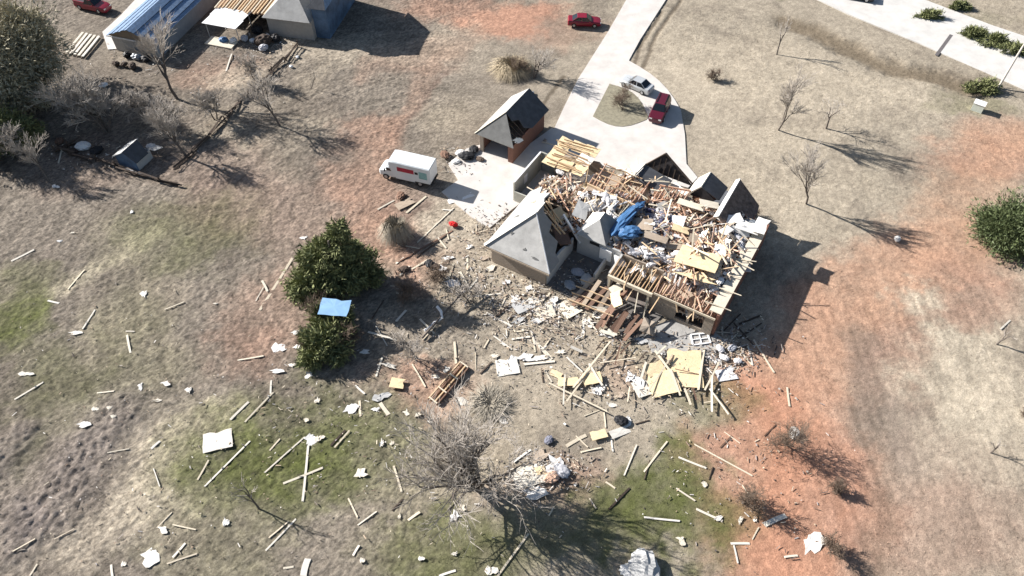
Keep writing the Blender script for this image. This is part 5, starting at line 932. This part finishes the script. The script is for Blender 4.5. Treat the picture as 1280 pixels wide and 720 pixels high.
# torn sheets and panels: (x, y, size x m, size y m, rotation, material, label)
SH = [(272, 551, 2.6, 2.0, 15, 'cream', 'big cream slab lying on the grass of the green patch'), (189, 694, 1.5, 1.9, 5, 'drywall', 'white square scrap low in the pale grass'), (388, 547, 1.1, 1.5, 10, 'drywall', 'white arrow-shaped scrap at the end of a long board'), (400, 547, .8, .6, 30, 'cream', 'small cream scrap beside the white arrow-shaped scrap'), (450, 592, 1.2, 1.4, 20, 'cream', 'cream pentagon scrap on the brown grass'), (349, 434, 1.3, 1.2, 0, 'drywall', 'white sheet left of the flattened cedar, upper of two'), (371, 434, .9, .7, 0, 'drywall', 'small white sheet touching the flattened cedar'), (347, 463, 1.4, .6, 0, 'drywall', 'flat white scrap below the white sheets'), (387, 467, 1.2, .8, 30, 'drywall', 'angular white scrap below the flattened cedar'), (365, 457, .8, .5, 0, 'cream', 'small cream scrap between two white scraps'),
      (497, 480, 1.4, 1.1, -10, 'osb', 'yellowish square panel on brown soil'), (438, 509, 1.4, 1.2, 40, 'drywall', 'white crumpled panel among gutter scraps'), (477, 495, 1.6, .9, 25, 'siding', 'grey sheet above the white gutter scrap'), (470, 512, .9, .5, 10, 'drywall', 'white scrap beside the gutter scraps'), (398, 500, .8, .7, 0, 'cream', 'lone cream scrap on the upper green patch'), (383, 524, .5, .5, 0, 'cream', 'tiny cream scrap above the white arrow-shaped scrap'), (508, 515, .8, .6, 0, 'cream', 'small cream scrap left of the ladder-like frame'), (522, 519, .7, .6, 30, 'cream', 'rounded cream scrap below the ladder-like frame'), (560, 461, 1.1, .8, 20, 'cream', 'cream scrap left of the ladder-like frame top'), (545, 470, 1.0, .6, 0, 'cream', 'pale scrap below the fallen stick on brown soil'),
      (634, 458, 2.2, 1.9, 10, 'cream', 'large cream sheet above the big bare tree'), (619, 446, .9, .7, 0, 'cream', 'small cream sheet beside the large cream sheet'), (485, 457, 1.7, .7, -15, 'cream', 'pale strip in the bare patch below the cedar'), (208, 479, 1.1, .6, 5, 'drywall', 'white oblong scrap in the dark left field'), (176, 483, .6, 1.0, 0, 'drywall', 'white upright scrap in the dark left field'), (236, 488, .7, .8, 20, 'cream', 'white triangular scrap right of the oblong scrap'), (107, 531, 1.2, .8, 10, 'drywall', 'white scrap at the top of the brown mound'), (120, 512, .6, .5, 0, 'cream', 'small scrap above the brown mound, left of two'), (138, 512, .6, .5, 0, 'cream', 'small scrap above the brown mound, right of two'), (143, 523, .6, .5, 0, 'cream', 'small scrap just right of the brown mound top'), (180, 368, .8, 1.0, 20, 'drywall', 'white triangular scrap in the upper left field'), (95, 415, 1.4, .6, 5, 'cream', 'flat cream scrap at the foot of a slanting stick'), (270, 380, .6, .25, 5, 'cream', 'small cream strip beside the red dirt patch'), (33, 467, 1.4, .5, 0, 'cream', 'pale strip near the left edge'), (197, 500, 1.0, .4, 20, 'cream', 'thin pale strip below the white oblong scrap'),
      (1013, 678, 2.2, 1.6, 60, 'drywall', 'white star-shaped scrap on the red soil'), (1030, 676, 1.0, .9, 0, 'cream', 'pale scrap touching the star-shaped scrap'), (660, 595, 2.8, 2.1, 15, 'cream', 'pale yellow panel in the white rubbish heap'), (674, 572, 1.9, 1.6, 40, 'tanboard', 'tan panel above the white rubbish heap'), (697, 580, 2.6, 2.0, 20, 'drywall', 'bright white sheet atop the rubbish heap'), (676, 590, .9, 1.0, 20, 'osb', 'small yellow panel inside the rubbish heap'), (668, 614, 2.2, 1.5, 5, 'drywall', 'grey-white sheet at the foot of the rubbish heap'), (737, 573, .9, .7, 20, 'tanboard', 'lone tan scrap right of the rubbish heap'), (748, 545, 1.5, .9, 15, 'osb', 'yellow sheet left half below the black rag'), (775, 540, 2.0, .8, 25, 'cream', 'long cream sheet beside the black rag'), (785, 525, .7, 1.4, -15, 'drywall', 'white strip standing beside the black rag'),
      (710, 478, 2.0, 1.0, 0, 'osb', 'yellow panel under the crossed long beams'), (740, 474, 1.8, 1.3, 10, 'osb', 'yellow panel right of the crossed long beams'), (748, 486, 1.2, 1.2, 40, 'drywall', 'white scrap at the end of the crossed beams'), (695, 467, 1.2, .7, -30, 'osb', 'small yellow board left of the crossed long beams'), (792, 472, 1.6, 2.2, 35, 'drywall', 'white sheet at the left tip of the great yellow sheathing'), (806, 484, 2.2, 1.8, 20, 'cream', 'cream panel between white sheet and yellow sheathing'), (828, 480, 2.8, 2.6, 12, 'osb', 'central yellow panel of the great sheathing pile'), (855, 452, 3.4, 2.6, -5, 'osb', 'upper yellow panel of the great sheathing pile'), (860, 474, 2.8, 2.0, -5, 'osb', 'lower right yellow panel of the great sheathing pile'), (818, 462, 2.0, 1.4, 25, 'osb', 'upper left yellow panel of the great sheathing pile'),
      (893, 447, 1.4, 1.6, 10, 'drywall', 'white panel right of the great sheathing pile'), (908, 468, 2.0, 1.3, 10, 'insul', 'white insulation sheet at the edge of the shadow'), (912, 462, 1.4, 1.0, 40, 'siding', 'grey sheet on the white insulation'), (681, 391, 2.0, 1.6, 15, 'cream', 'cream sheet before the courtyard, left of two'), (695, 402, 1.5, 1.2, 30, 'tanboard', 'tan sheet below the cream courtyard sheet'), (710, 385, 2.0, 2.4, 35, 'cream', 'long cream sheet at the courtyard mouth'), (738, 405, 1.2, 2.2, 30, 'cream', 'narrow cream sheet pointing from the courtyard'), (655, 382, 2.4, 1.6, 30, 'siding', 'grey-white sheet pile before the hip roof'), (656, 447, 1.8, 1.4, 0, 'drywall', 'white twisted sheet, left of the bent pair'), (672, 448, 2.0, .9, 15, 'drywall', 'white twisted sheet, right of the bent pair'), (640, 452, 1.4, 1.8, 0, 'drywall', 'white sheet fragment left of the twisted sheets'),
      (570, 645, 1.2, .9, 70, 'drywall', 'white chunk below the big bare tree'), (577, 636, .7, .9, 10, 'cream', 'cream chunk leaning at the big bare tree'), (852, 676, 1.0, .8, -20, 'cream', 'small cream triangle low beside the green grass'), (925, 652, .8, .5, 60, 'cream', 'upright cream scrap left of the wide pale board'), (944, 650, .5, .5, 0, 'cream', 'tiny cream scrap left of the wide pale board'), (957, 655, .6, .5, 0, 'cream', 'tiny cream scrap under the wide pale board'), (880, 605, .5, .7, 0, 'cream', 'small cream scrap on the vivid green patch'), (897, 648, .8, .5, 30, 'cream', 'cream scrap at the end of the slanting board'), (617, 268, 2.0, 1.2, 40, 'drywall', 'white board leaning at the hip roof eave'), (605, 262, 1.2, .8, 10, 'drywall', 'white board on the forecourt edge'), (576, 247, 3.2, .9, 22, 'white', 'long white bent metal sheet beside the truck shadow'), (506, 255, 2.2, 1.1, 35, 'tanboard', 'tan panel beside the pampas clump'), (551, 335, 1.6, 1.1, 20, 'drywall', 'white torn sheet left of the broken boards'), (566, 353, 1.6, 1.2, 0, 'insul', 'pale lavender sheet beside the grey brush'), (560, 322, 1.3, .6, 10, 'drywall', 'white scrap below the red cloth'), (620, 360, 1.4, .9, 30, 'tanboard', 'tan curved panel before the hip roof'), (600, 345, 1.0, 1.5, 10, 'tanboard', 'tan rolled panel left of the hip roof'), (380, 298, 1.0, .5, 10, 'drywall', 'white scrap left of the tall cedar'), (379, 378, .8, .5, 0, 'drywall', 'white scrap left of the blue sheet'), (370, 415, .9, .7, 20, 'drywall', 'white scrap left of the flattened cedar'), (455, 440, 1.1, .8, 0, 'drywall', 'white scrap in the shade right of the flattened cedar'), (630, 430, .9, .4, 0, 'cream', 'small cream strip above the large cream sheet'), (610, 505, 1.1, .7, -10, 'cream', 'tan scrap above the big bare tree, upper of two'), (622, 499, .9, .6, 10, 'cream', 'tan scrap above the big bare tree, right of two'), (628, 524, 1.6, .7, -20, 'drywall', 'white strip at the top of the big bare tree'), (578, 500, 1.5, 1.0, -20, 'cream', 'pale bent sheet on the big bare tree'),
      (205, 662, 1.2, .6, -15, 'drywall', 'white oblong scrap above the white square scrap'), (283, 653, .5, .7, 0, 'drywall', 'small white scrap on the lower grass'), (155, 705, .4, .5, 0, 'cream', 'tiny white scrap low in the pale grass'), (478, 553, .6, .9, 0, 'cream', 'white scrap left of the big bare tree, left of pair'), (491, 553, .7, .5, 20, 'cream', 'white scrap left of the big bare tree, right of pair'), (537, 526, .5, .8, 0, 'cream', 'cream scrap beside the big bare tree'), (500, 645, .4, .6, 0, 'cream', 'tiny cream scrap below the lone stick'), (527, 698, .5, .4, 0, 'cream', 'tiny cream scrap at the bottom'), (569, 693, .6, .4, 20, 'cream', 'pale scrap at the bottom green grass'), (453, 700, .4, .5, 0, 'cream', 'tiny pale scrap by the short stick'), (615, 713, 1.0, .8, 0, 'cream', 'pale scrap at the bottom edge beside a long stick'), (75, 302, .7, .4, 10, 'drywall', 'white scrap on the field below the leftmost leafless tree'), (90, 291, .6, .3, 10, 'cream', 'small scrap near the pale straw strip'), (165, 265, .3, .6, 0, 'drywall', 'tiny white scrap below the overturned hut'), (70, 233, 1.0, .5, -20, 'drywall', 'white scrap at the foot of the leftmost leafless tree')]
SH += [(645, 372, 1.6, .9, 40, 'drywall', 'white shard beside the grey-white sheet pile'), (668, 376, 1.3, 1.0, 10, 'cream', 'cream shard under the long board at the hip roof corner'), (690, 378, 1.5, 1.1, 60, 'drywall', 'white shard between the two cream courtyard sheets'), (672, 400, 1.4, .8, 20, 'drywall', 'white shard below the cream courtyard sheet'), (648, 400, 1.5, .7, 30, 'siding', 'grey shard below the grey-white sheet pile'), (718, 372, 1.3, 1.0, 70, 'tanboard', 'tan shard at the courtyard threshold'), (752, 392, 1.8, 1.0, 20, 'cream', 'cream shard under the boarded roof section'), (760, 418, 1.9, .8, 10, 'drywall', 'white shard below the dark roof fragment'), (635, 352, 1.4, .8, 10, 'drywall', 'white shard against the front wall of the hip-roofed wing'), (612, 335, 1.3, .9, 50, 'cream', 'cream shard below the hip roof left corner'), (604, 322, 1.2, .8, 20, 'tanboard', 'tan shard left of the hip roof corner'), (620, 318, 1.0, .9, 70, 'brownwood', 'brown shard under the hip roof eave'), (588, 308, 1.2, .6, 30, 'drywall', 'white shard between red cloth and hip roof'), (660, 360, 1.2, .7, 80, 'drywall', 'white shard at the foot of the hip-roofed wing'), (800, 425, 1.6, .9, 0, 'siding', 'grey shard on the concrete pad'), (835, 428, 1.4, .8, 15, 'drywall', 'white shard above the great yellow sheathing'), (880, 440, 1.2, .9, 40, 'cream', 'cream shard below the white window frame'), (700, 440, 1.1, .7, 10, 'cream', 'cream shard right of the twisted sheets'), (778, 492, 1.2, .7, 30, 'tanboard', 'tan shard left of the great yellow sheathing'), (765, 505, 1.0, .6, 0, 'cream', 'cream shard above the black rag')]
for (px, py, sx, sy, rz, mk, lab) in SH:
    p = G(px, py); big_ = mk == 'osb' and sx > 1.3
    o = sheet_piece('torn_scrap', (p.x, p.y, HZ(p.x, p.y) + rnd.uniform(.06, .12) + (.2 if big_ else 0)), sx, sy, R(rz), M[mk], k=rnd.randrange(4) if mk == 'osb' or (sx > 1.9 and mk != 'drywall') else 4 + rnd.randrange(6), tilt=(rnd.uniform(-.1, .1), rnd.uniform(-.1, .1)), t=.03)
    tag(o, lab, 'scrap', 'torn panels on the grass')
# small singular things
p = G(418, 384, 2.9); tag(sheet_piece('blue_sheet', (p.x, p.y, 2.9), 3.0, 1.9, R(-8), M['bluesheet'], k=2, tilt=(.15, -.05), t=.05), 'pale blue metal sheet caught on the flattened cedar', 'sheet')
p = G(567, 282); tag(lump('red_cloth', (p.x, p.y, .25), (1.0, .6, .45), -.4, M['redcloth']), 'bright red crumpled cloth on the bare ground left of the house', 'cloth')
for i, (px, py, s, m, lab) in enumerate([(583, 197, 1.6, 'black', 'large black bin bag pile before the garage'), (592, 189, 1.3, 'black', 'black bag nearest the garage door'), (600, 200, .9, 'darkwood', 'dark scrap right of the bin bags'), (575, 192, 1.0, 'drywall', 'white scrap beside the black bags'), (556, 195, 1.2, 'brownwood', 'brown stump-like heap beside the forecourt corner'), (570, 203, .9, 'drywall', 'white rag heap on the forecourt edge'), (501, 246, 1.1, 'brownwood', 'brown root lump above the pampas clump'), (776, 527, 1.1, 'black', 'black rag heap on the yellow sheet'), (686, 551, .8, 'clothes', 'blue-white rag at the top of the rubbish heap'), (702, 590, 1.3, 'insul', 'white wire bundle in the rubbish heap'), (690, 598, 1.2, 'redwood', 'reddish scrap in the rubbish heap'), (805, 714, 2.6, 'siding', 'grey-white crumpled sheet at the bottom edge'), (788, 716, 1.4, 'drywall', 'white rag at the bottom edge beside the crumpled sheet'), (992, 543, 1.1, 'drywall', 'white-black rag in the uprooted tangle'), (905, 448, .8, 'insul', 'pinkish insulation lump under the house corner'), (915, 436, .8, 'clothes', 'dark rag lump under the house corner'), (900, 437, .8, 'insul', 'white lump under the house corner'), (922, 452, .7, 'insul', 'pale lump at the corner of the shadow'), (733, 352, 1.4, 'siding', 'grey bundle in the shaded courtyard'), (722, 342, 1.2, 'clothes', 'dark bundle in the shaded courtyard'), (740, 366, 1.1, 'insul', 'pale bundle at the courtyard front'), (712, 358, 1.2, 'grey', 'metal scrap in the shaded courtyard'), (505, 338, 1.0, 'darkwood', 'dark lump at the shadow edge'), (537, 331, 1.0, 'black', 'dark hole-like lump left of the white torn sheet'), (545, 334, .8, 'darkwood', 'dark scrap beside the white torn sheet'), (664, 118, .8, 'grey', 'grey scrap behind the garage ridge')]):
    p = G(px, py); tag(lump('rag_heap', (p.x, p.y, max(0, HZ(p.x, p.y)) + .2 * s), (s * 1.1, s * .8, s * .34), i * 1.3, M[m]), lab, 'scrap', 'rag heaps on the ground')
# ladder-like brown frame, fallen pole, bent gutter, window frame
def lay(px, py, up=.2): p = G(px, py); p.z = HZ(p.x, p.y) + up; return p
fr = empty('wooden_frame', lay(560, 478, 0), 0, 'brown ladder-like wooden frame lying beside the big bare tree', 'frame'); f0 = fr.location.copy()
A0, A1, B0, B1 = lay(536, 499), lay(576, 453), lay(546, 507), lay(586, 460)
for k in range(4): t = k / 3; board('rail', A0.lerp(B0, t) - f0, A1.lerp(B1, t) - f0, .12, .22, M['brownwood'] if k % 2 else M['pine'], parent=fr)
for k in range(4): t = (.02, .3, .65, .98)[k]; board('rung', A0.lerp(A1, t) - f0 + Vector((0, 0, .13)), B0.lerp(B1, t) - f0 + Vector((0, 0, .13)), .12, .05, M['palewood'], parent=fr)
mb = MB(); p0 = lay(528, 425, .3); p1 = lay(590, 361, 1.1); mb.tube([p0, p0.lerp(p1, .5), p1], [.11, .10, .09], 7); tag(mb.build('fallen_pole', M['bark']), 'long thin fallen pole slanting between two brush trees', 'pole')
mb = MB(); mb.tube([lay(547, 390, .9), lay(552, 395, .7), lay(553, 401, .5), lay(543, 407, .4), lay(531, 416, .35)], [.16, .16, .16, .16, .16], 6); tag(mb.build('bent_gutter', M['white']), 'white bent gutter pipe lying over the fallen pole', 'gutter')
wf = empty('window_frame', lay(872, 425, 0), 0, 'white window frame with four panes lying below the house corner', 'window frame'); w0 = wf.location.copy()
q = [lay(863, 419), lay(884, 417), lay(888, 429), lay(866, 432)]
for a, b in ((0, 1), (1, 2), (2, 3), (3, 0)): board('frame_bar', q[a] - w0, q[b] - w0, .14, .08, M['white'], parent=wf)
board('glazing_bar', (q[0] + q[1]) / 2 - w0, (q[2] + q[3]) / 2 - w0, .1, .06, M['white'], parent=wf); board('glazing_bar', (q[0] + q[3]) / 2 - w0, (q[1] + q[2]) / 2 - w0, .1, .061, M['white'], parent=wf)
# torn-off roof section standing in the courtyard mouth: brown boards on rafters
rs = empty('fallen_roof_section', lay(745, 378, 0), HA, 'brown boarded roof section collapsed in the courtyard mouth', 'roof section')
for k in range(9): board('roof_plank', (-2.2 + k * .52 + rnd.uniform(-.3, .3), -1.5 - rnd.uniform(-.5, .6), .35 + .07 * k), (-1.6 + k * .5 + rnd.uniform(-.5, .5), 1.8 + rnd.uniform(-1.0, .6), .9 + .1 * k + rnd.uniform(-.2, .3)), .42, .05, M['brownwood'] if k % 3 else M['tanboard'], roll=rnd.uniform(-.25, .25), parent=rs)
for k in range(4): board('rafter', (-2.5, -1.5 + k * .9, .62 + k * .1), (2.6, -1.4 + k * .9 + rnd.uniform(-.2, .2), 1.1 + k * .1), .07, .16, M['pine'], parent=rs)
sheet_piece('sheathing_panel', (2.0, .2, 1.7), 1.3, 1.7, .4, M['osb'], k=1, tilt=(.3, -.7), parent=rs); sheet_piece('sheathing_panel', (1.4, 1.3, 1.75), 1.2, 1.0, 1.0, M['cream'], k=2, tilt=(.2, -.4), parent=rs)
rs2 = empty('fallen_roof_section', lay(772, 408, 0), HA, 'dark red-brown roof fragment with white torn edge below the terrace', 'roof section')
for k in range(7): board('roof_plank', (-1.6 + k * .5 + rnd.uniform(-.3, .3), -1.1 + rnd.uniform(-.4, .5), .3 + .1 * (k % 2)), (-1.3 + k * .5 + rnd.uniform(-.4, .4), 1.2 + rnd.uniform(-.5, .5), 1.1 + rnd.uniform(-.3, .3)), .42, .05, M['brownwood'], roll=rnd.uniform(-.4, .4), parent=rs2)
sheet_piece('torn_edge', (0, -1.3, .45), 2.6, .7, .1, M['cream'], k=6, tilt=(.3, 0), parent=rs2); sheet_piece('torn_edge', (-1.8, .6, .9), 2.6, .8, .3, M['cream'], k=7, tilt=(.2, .1), parent=rs2); sheet_piece('brick_chunk', (2.8, .9, .9), 1.5, 1.4, .2, M['tanbrick'], k=1, tilt=(.5, .2), t=.4, parent=rs2)

# ---------------------------------------------------------------- uncountable scraps and dry grass
mb = MB(); r5 = random.Random(77); CL = [(.60, .52, .40), (.66, .63, .58), (.46, .36, .26), (.10, .08, .07), (.30, .26, .22), (.28, .2, .15), (.40, .38, .37), (.12, .10, .09), (.34, .30, .27)]
SPOT = [(700, 400, 45, 22, 520), (650, 380, 35, 22, 420), (850, 460, 50, 28, 420), (590, 350, 35, 25, 330), (740, 470, 40, 25, 240), (920, 435, 22, 16, 320), (690, 590, 25, 16, 260), (560, 450, 60, 35, 260), (420, 520, 80, 45, 200), (300, 560, 120, 70, 200), (880, 560, 70, 45, 160), (540, 620, 110, 50, 160), (620, 285, 22, 14, 200), (640, 300, 30, 10, 120), (730, 350, 22, 14, 200), (110, 190, 35, 12, 160), (330, 60, 25, 14, 200), (180, 70, 30, 15, 120), (120, 450, 90, 70, 110), (575, 200, 14, 10, 90), (960, 600, 50, 60, 90), (150, 640, 90, 50, 90), (280, 130, 50, 40, 90), (790, 420, 30, 12, 160)]
for cx, cy, sx, sy, n in SPOT:
    for _ in range(int(n * (1.25 if sx < 60 else 1.0))):
        p = G(r5.gauss(cx, sx), r5.gauss(cy, sy)); sc_ = r5.choice([.35, .5, .8]) if sx < 60 else r5.choice([.3, .45]); z = max(HZ(p.x, p.y), -.02); c = r5.choice(CL)
        if r5.random() < .45: s = (r5.uniform(.25, 1.1) * sc_, r5.uniform(.03, .08), r5.uniform(.02, .05))
        else: s = (r5.uniform(.08, .34) * sc_, r5.uniform(.06, .24) * sc_, r5.uniform(.02, .05))
        mb.box((p.x, p.y, z + r5.uniform(.05, .16)), s, m=Matrix.Rotation(r5.uniform(0, 6.28), 3, 'Z') @ Matrix.Rotation(r5.gauss(0, .2), 3, 'X') @ Matrix.Rotation(r5.gauss(0, .15), 3, 'Y'), col=c)
tag(mb.build('debris_litter', M['vcol']), 'splinters and small scraps strewn over the ground', 'debris', kind='stuff')
ng = 230000; gxs = nrg.uniform(-78, 78, ng); gys = nrg.uniform(-33, 60, ng)
ji = np.clip(np.searchsorted(gy, gys), 1, ny - 1); ij = np.clip(np.searchsorted(gx, gxs), 1, nx - 1)
colr = C[ji, ij]; zz = Z[ji, ij]
keep = (flat[ji, ij] < .45) & (colr[:, 0] < colr[:, 1] * 1.62); clump = vnoise(gxs / .9, gys / .9, 700); keep &= nrg.random(ng) < (.25 + 1.1 * clump ** 2)
gxs, gys, zz, colr = gxs[keep], gys[keep], zz[keep], colr[keep]; k = len(gxs); an = nrg.uniform(0, 6.28, k); hgt = nrg.uniform(.04, .18, k); lw = nrg.uniform(.015, .04, k)
ln = nrg.uniform(.03, .18, k); la = nrg.uniform(0, 6.28, k); base = np.stack([gxs, gys, zz - .02], 1); sd = np.stack([np.cos(an) * lw, np.sin(an) * lw, np.zeros(k)], 1)
tip = base + np.stack([np.cos(la) * ln, np.sin(la) * ln, hgt], 1); V = np.stack([base - sd, base + sd, tip], 1).reshape(-1, 3)
me = bpy.data.meshes.new('grass'); me.vertices.add(3 * k); me.vertices.foreach_set('co', V.astype(np.float32).ravel()); me.loops.add(3 * k); me.loops.foreach_set('vertex_index', np.arange(3 * k, dtype=np.int32))
me.polygons.add(k); me.polygons.foreach_set('loop_start', np.arange(0, 3 * k, 3, dtype=np.int32)); me.polygons.foreach_set('loop_total', np.full(k, 3, dtype=np.int32)); me.update(calc_edges=True)
at = me.attributes.new('col', 'FLOAT_COLOR', 'FACE'); cc = np.clip(colr * nrg.uniform(.6, 1.6, (k, 1)), .01, .7); at.data.foreach_set('color', np.concatenate([cc, np.ones((k, 1))], 1).astype(np.float32).ravel())
me.materials.append(M['vcol']); o = bpy.data.objects.new('grass', me); COL.objects.link(o); tag(o, 'short dry grass covering the open ground', 'grass', kind='stuff')
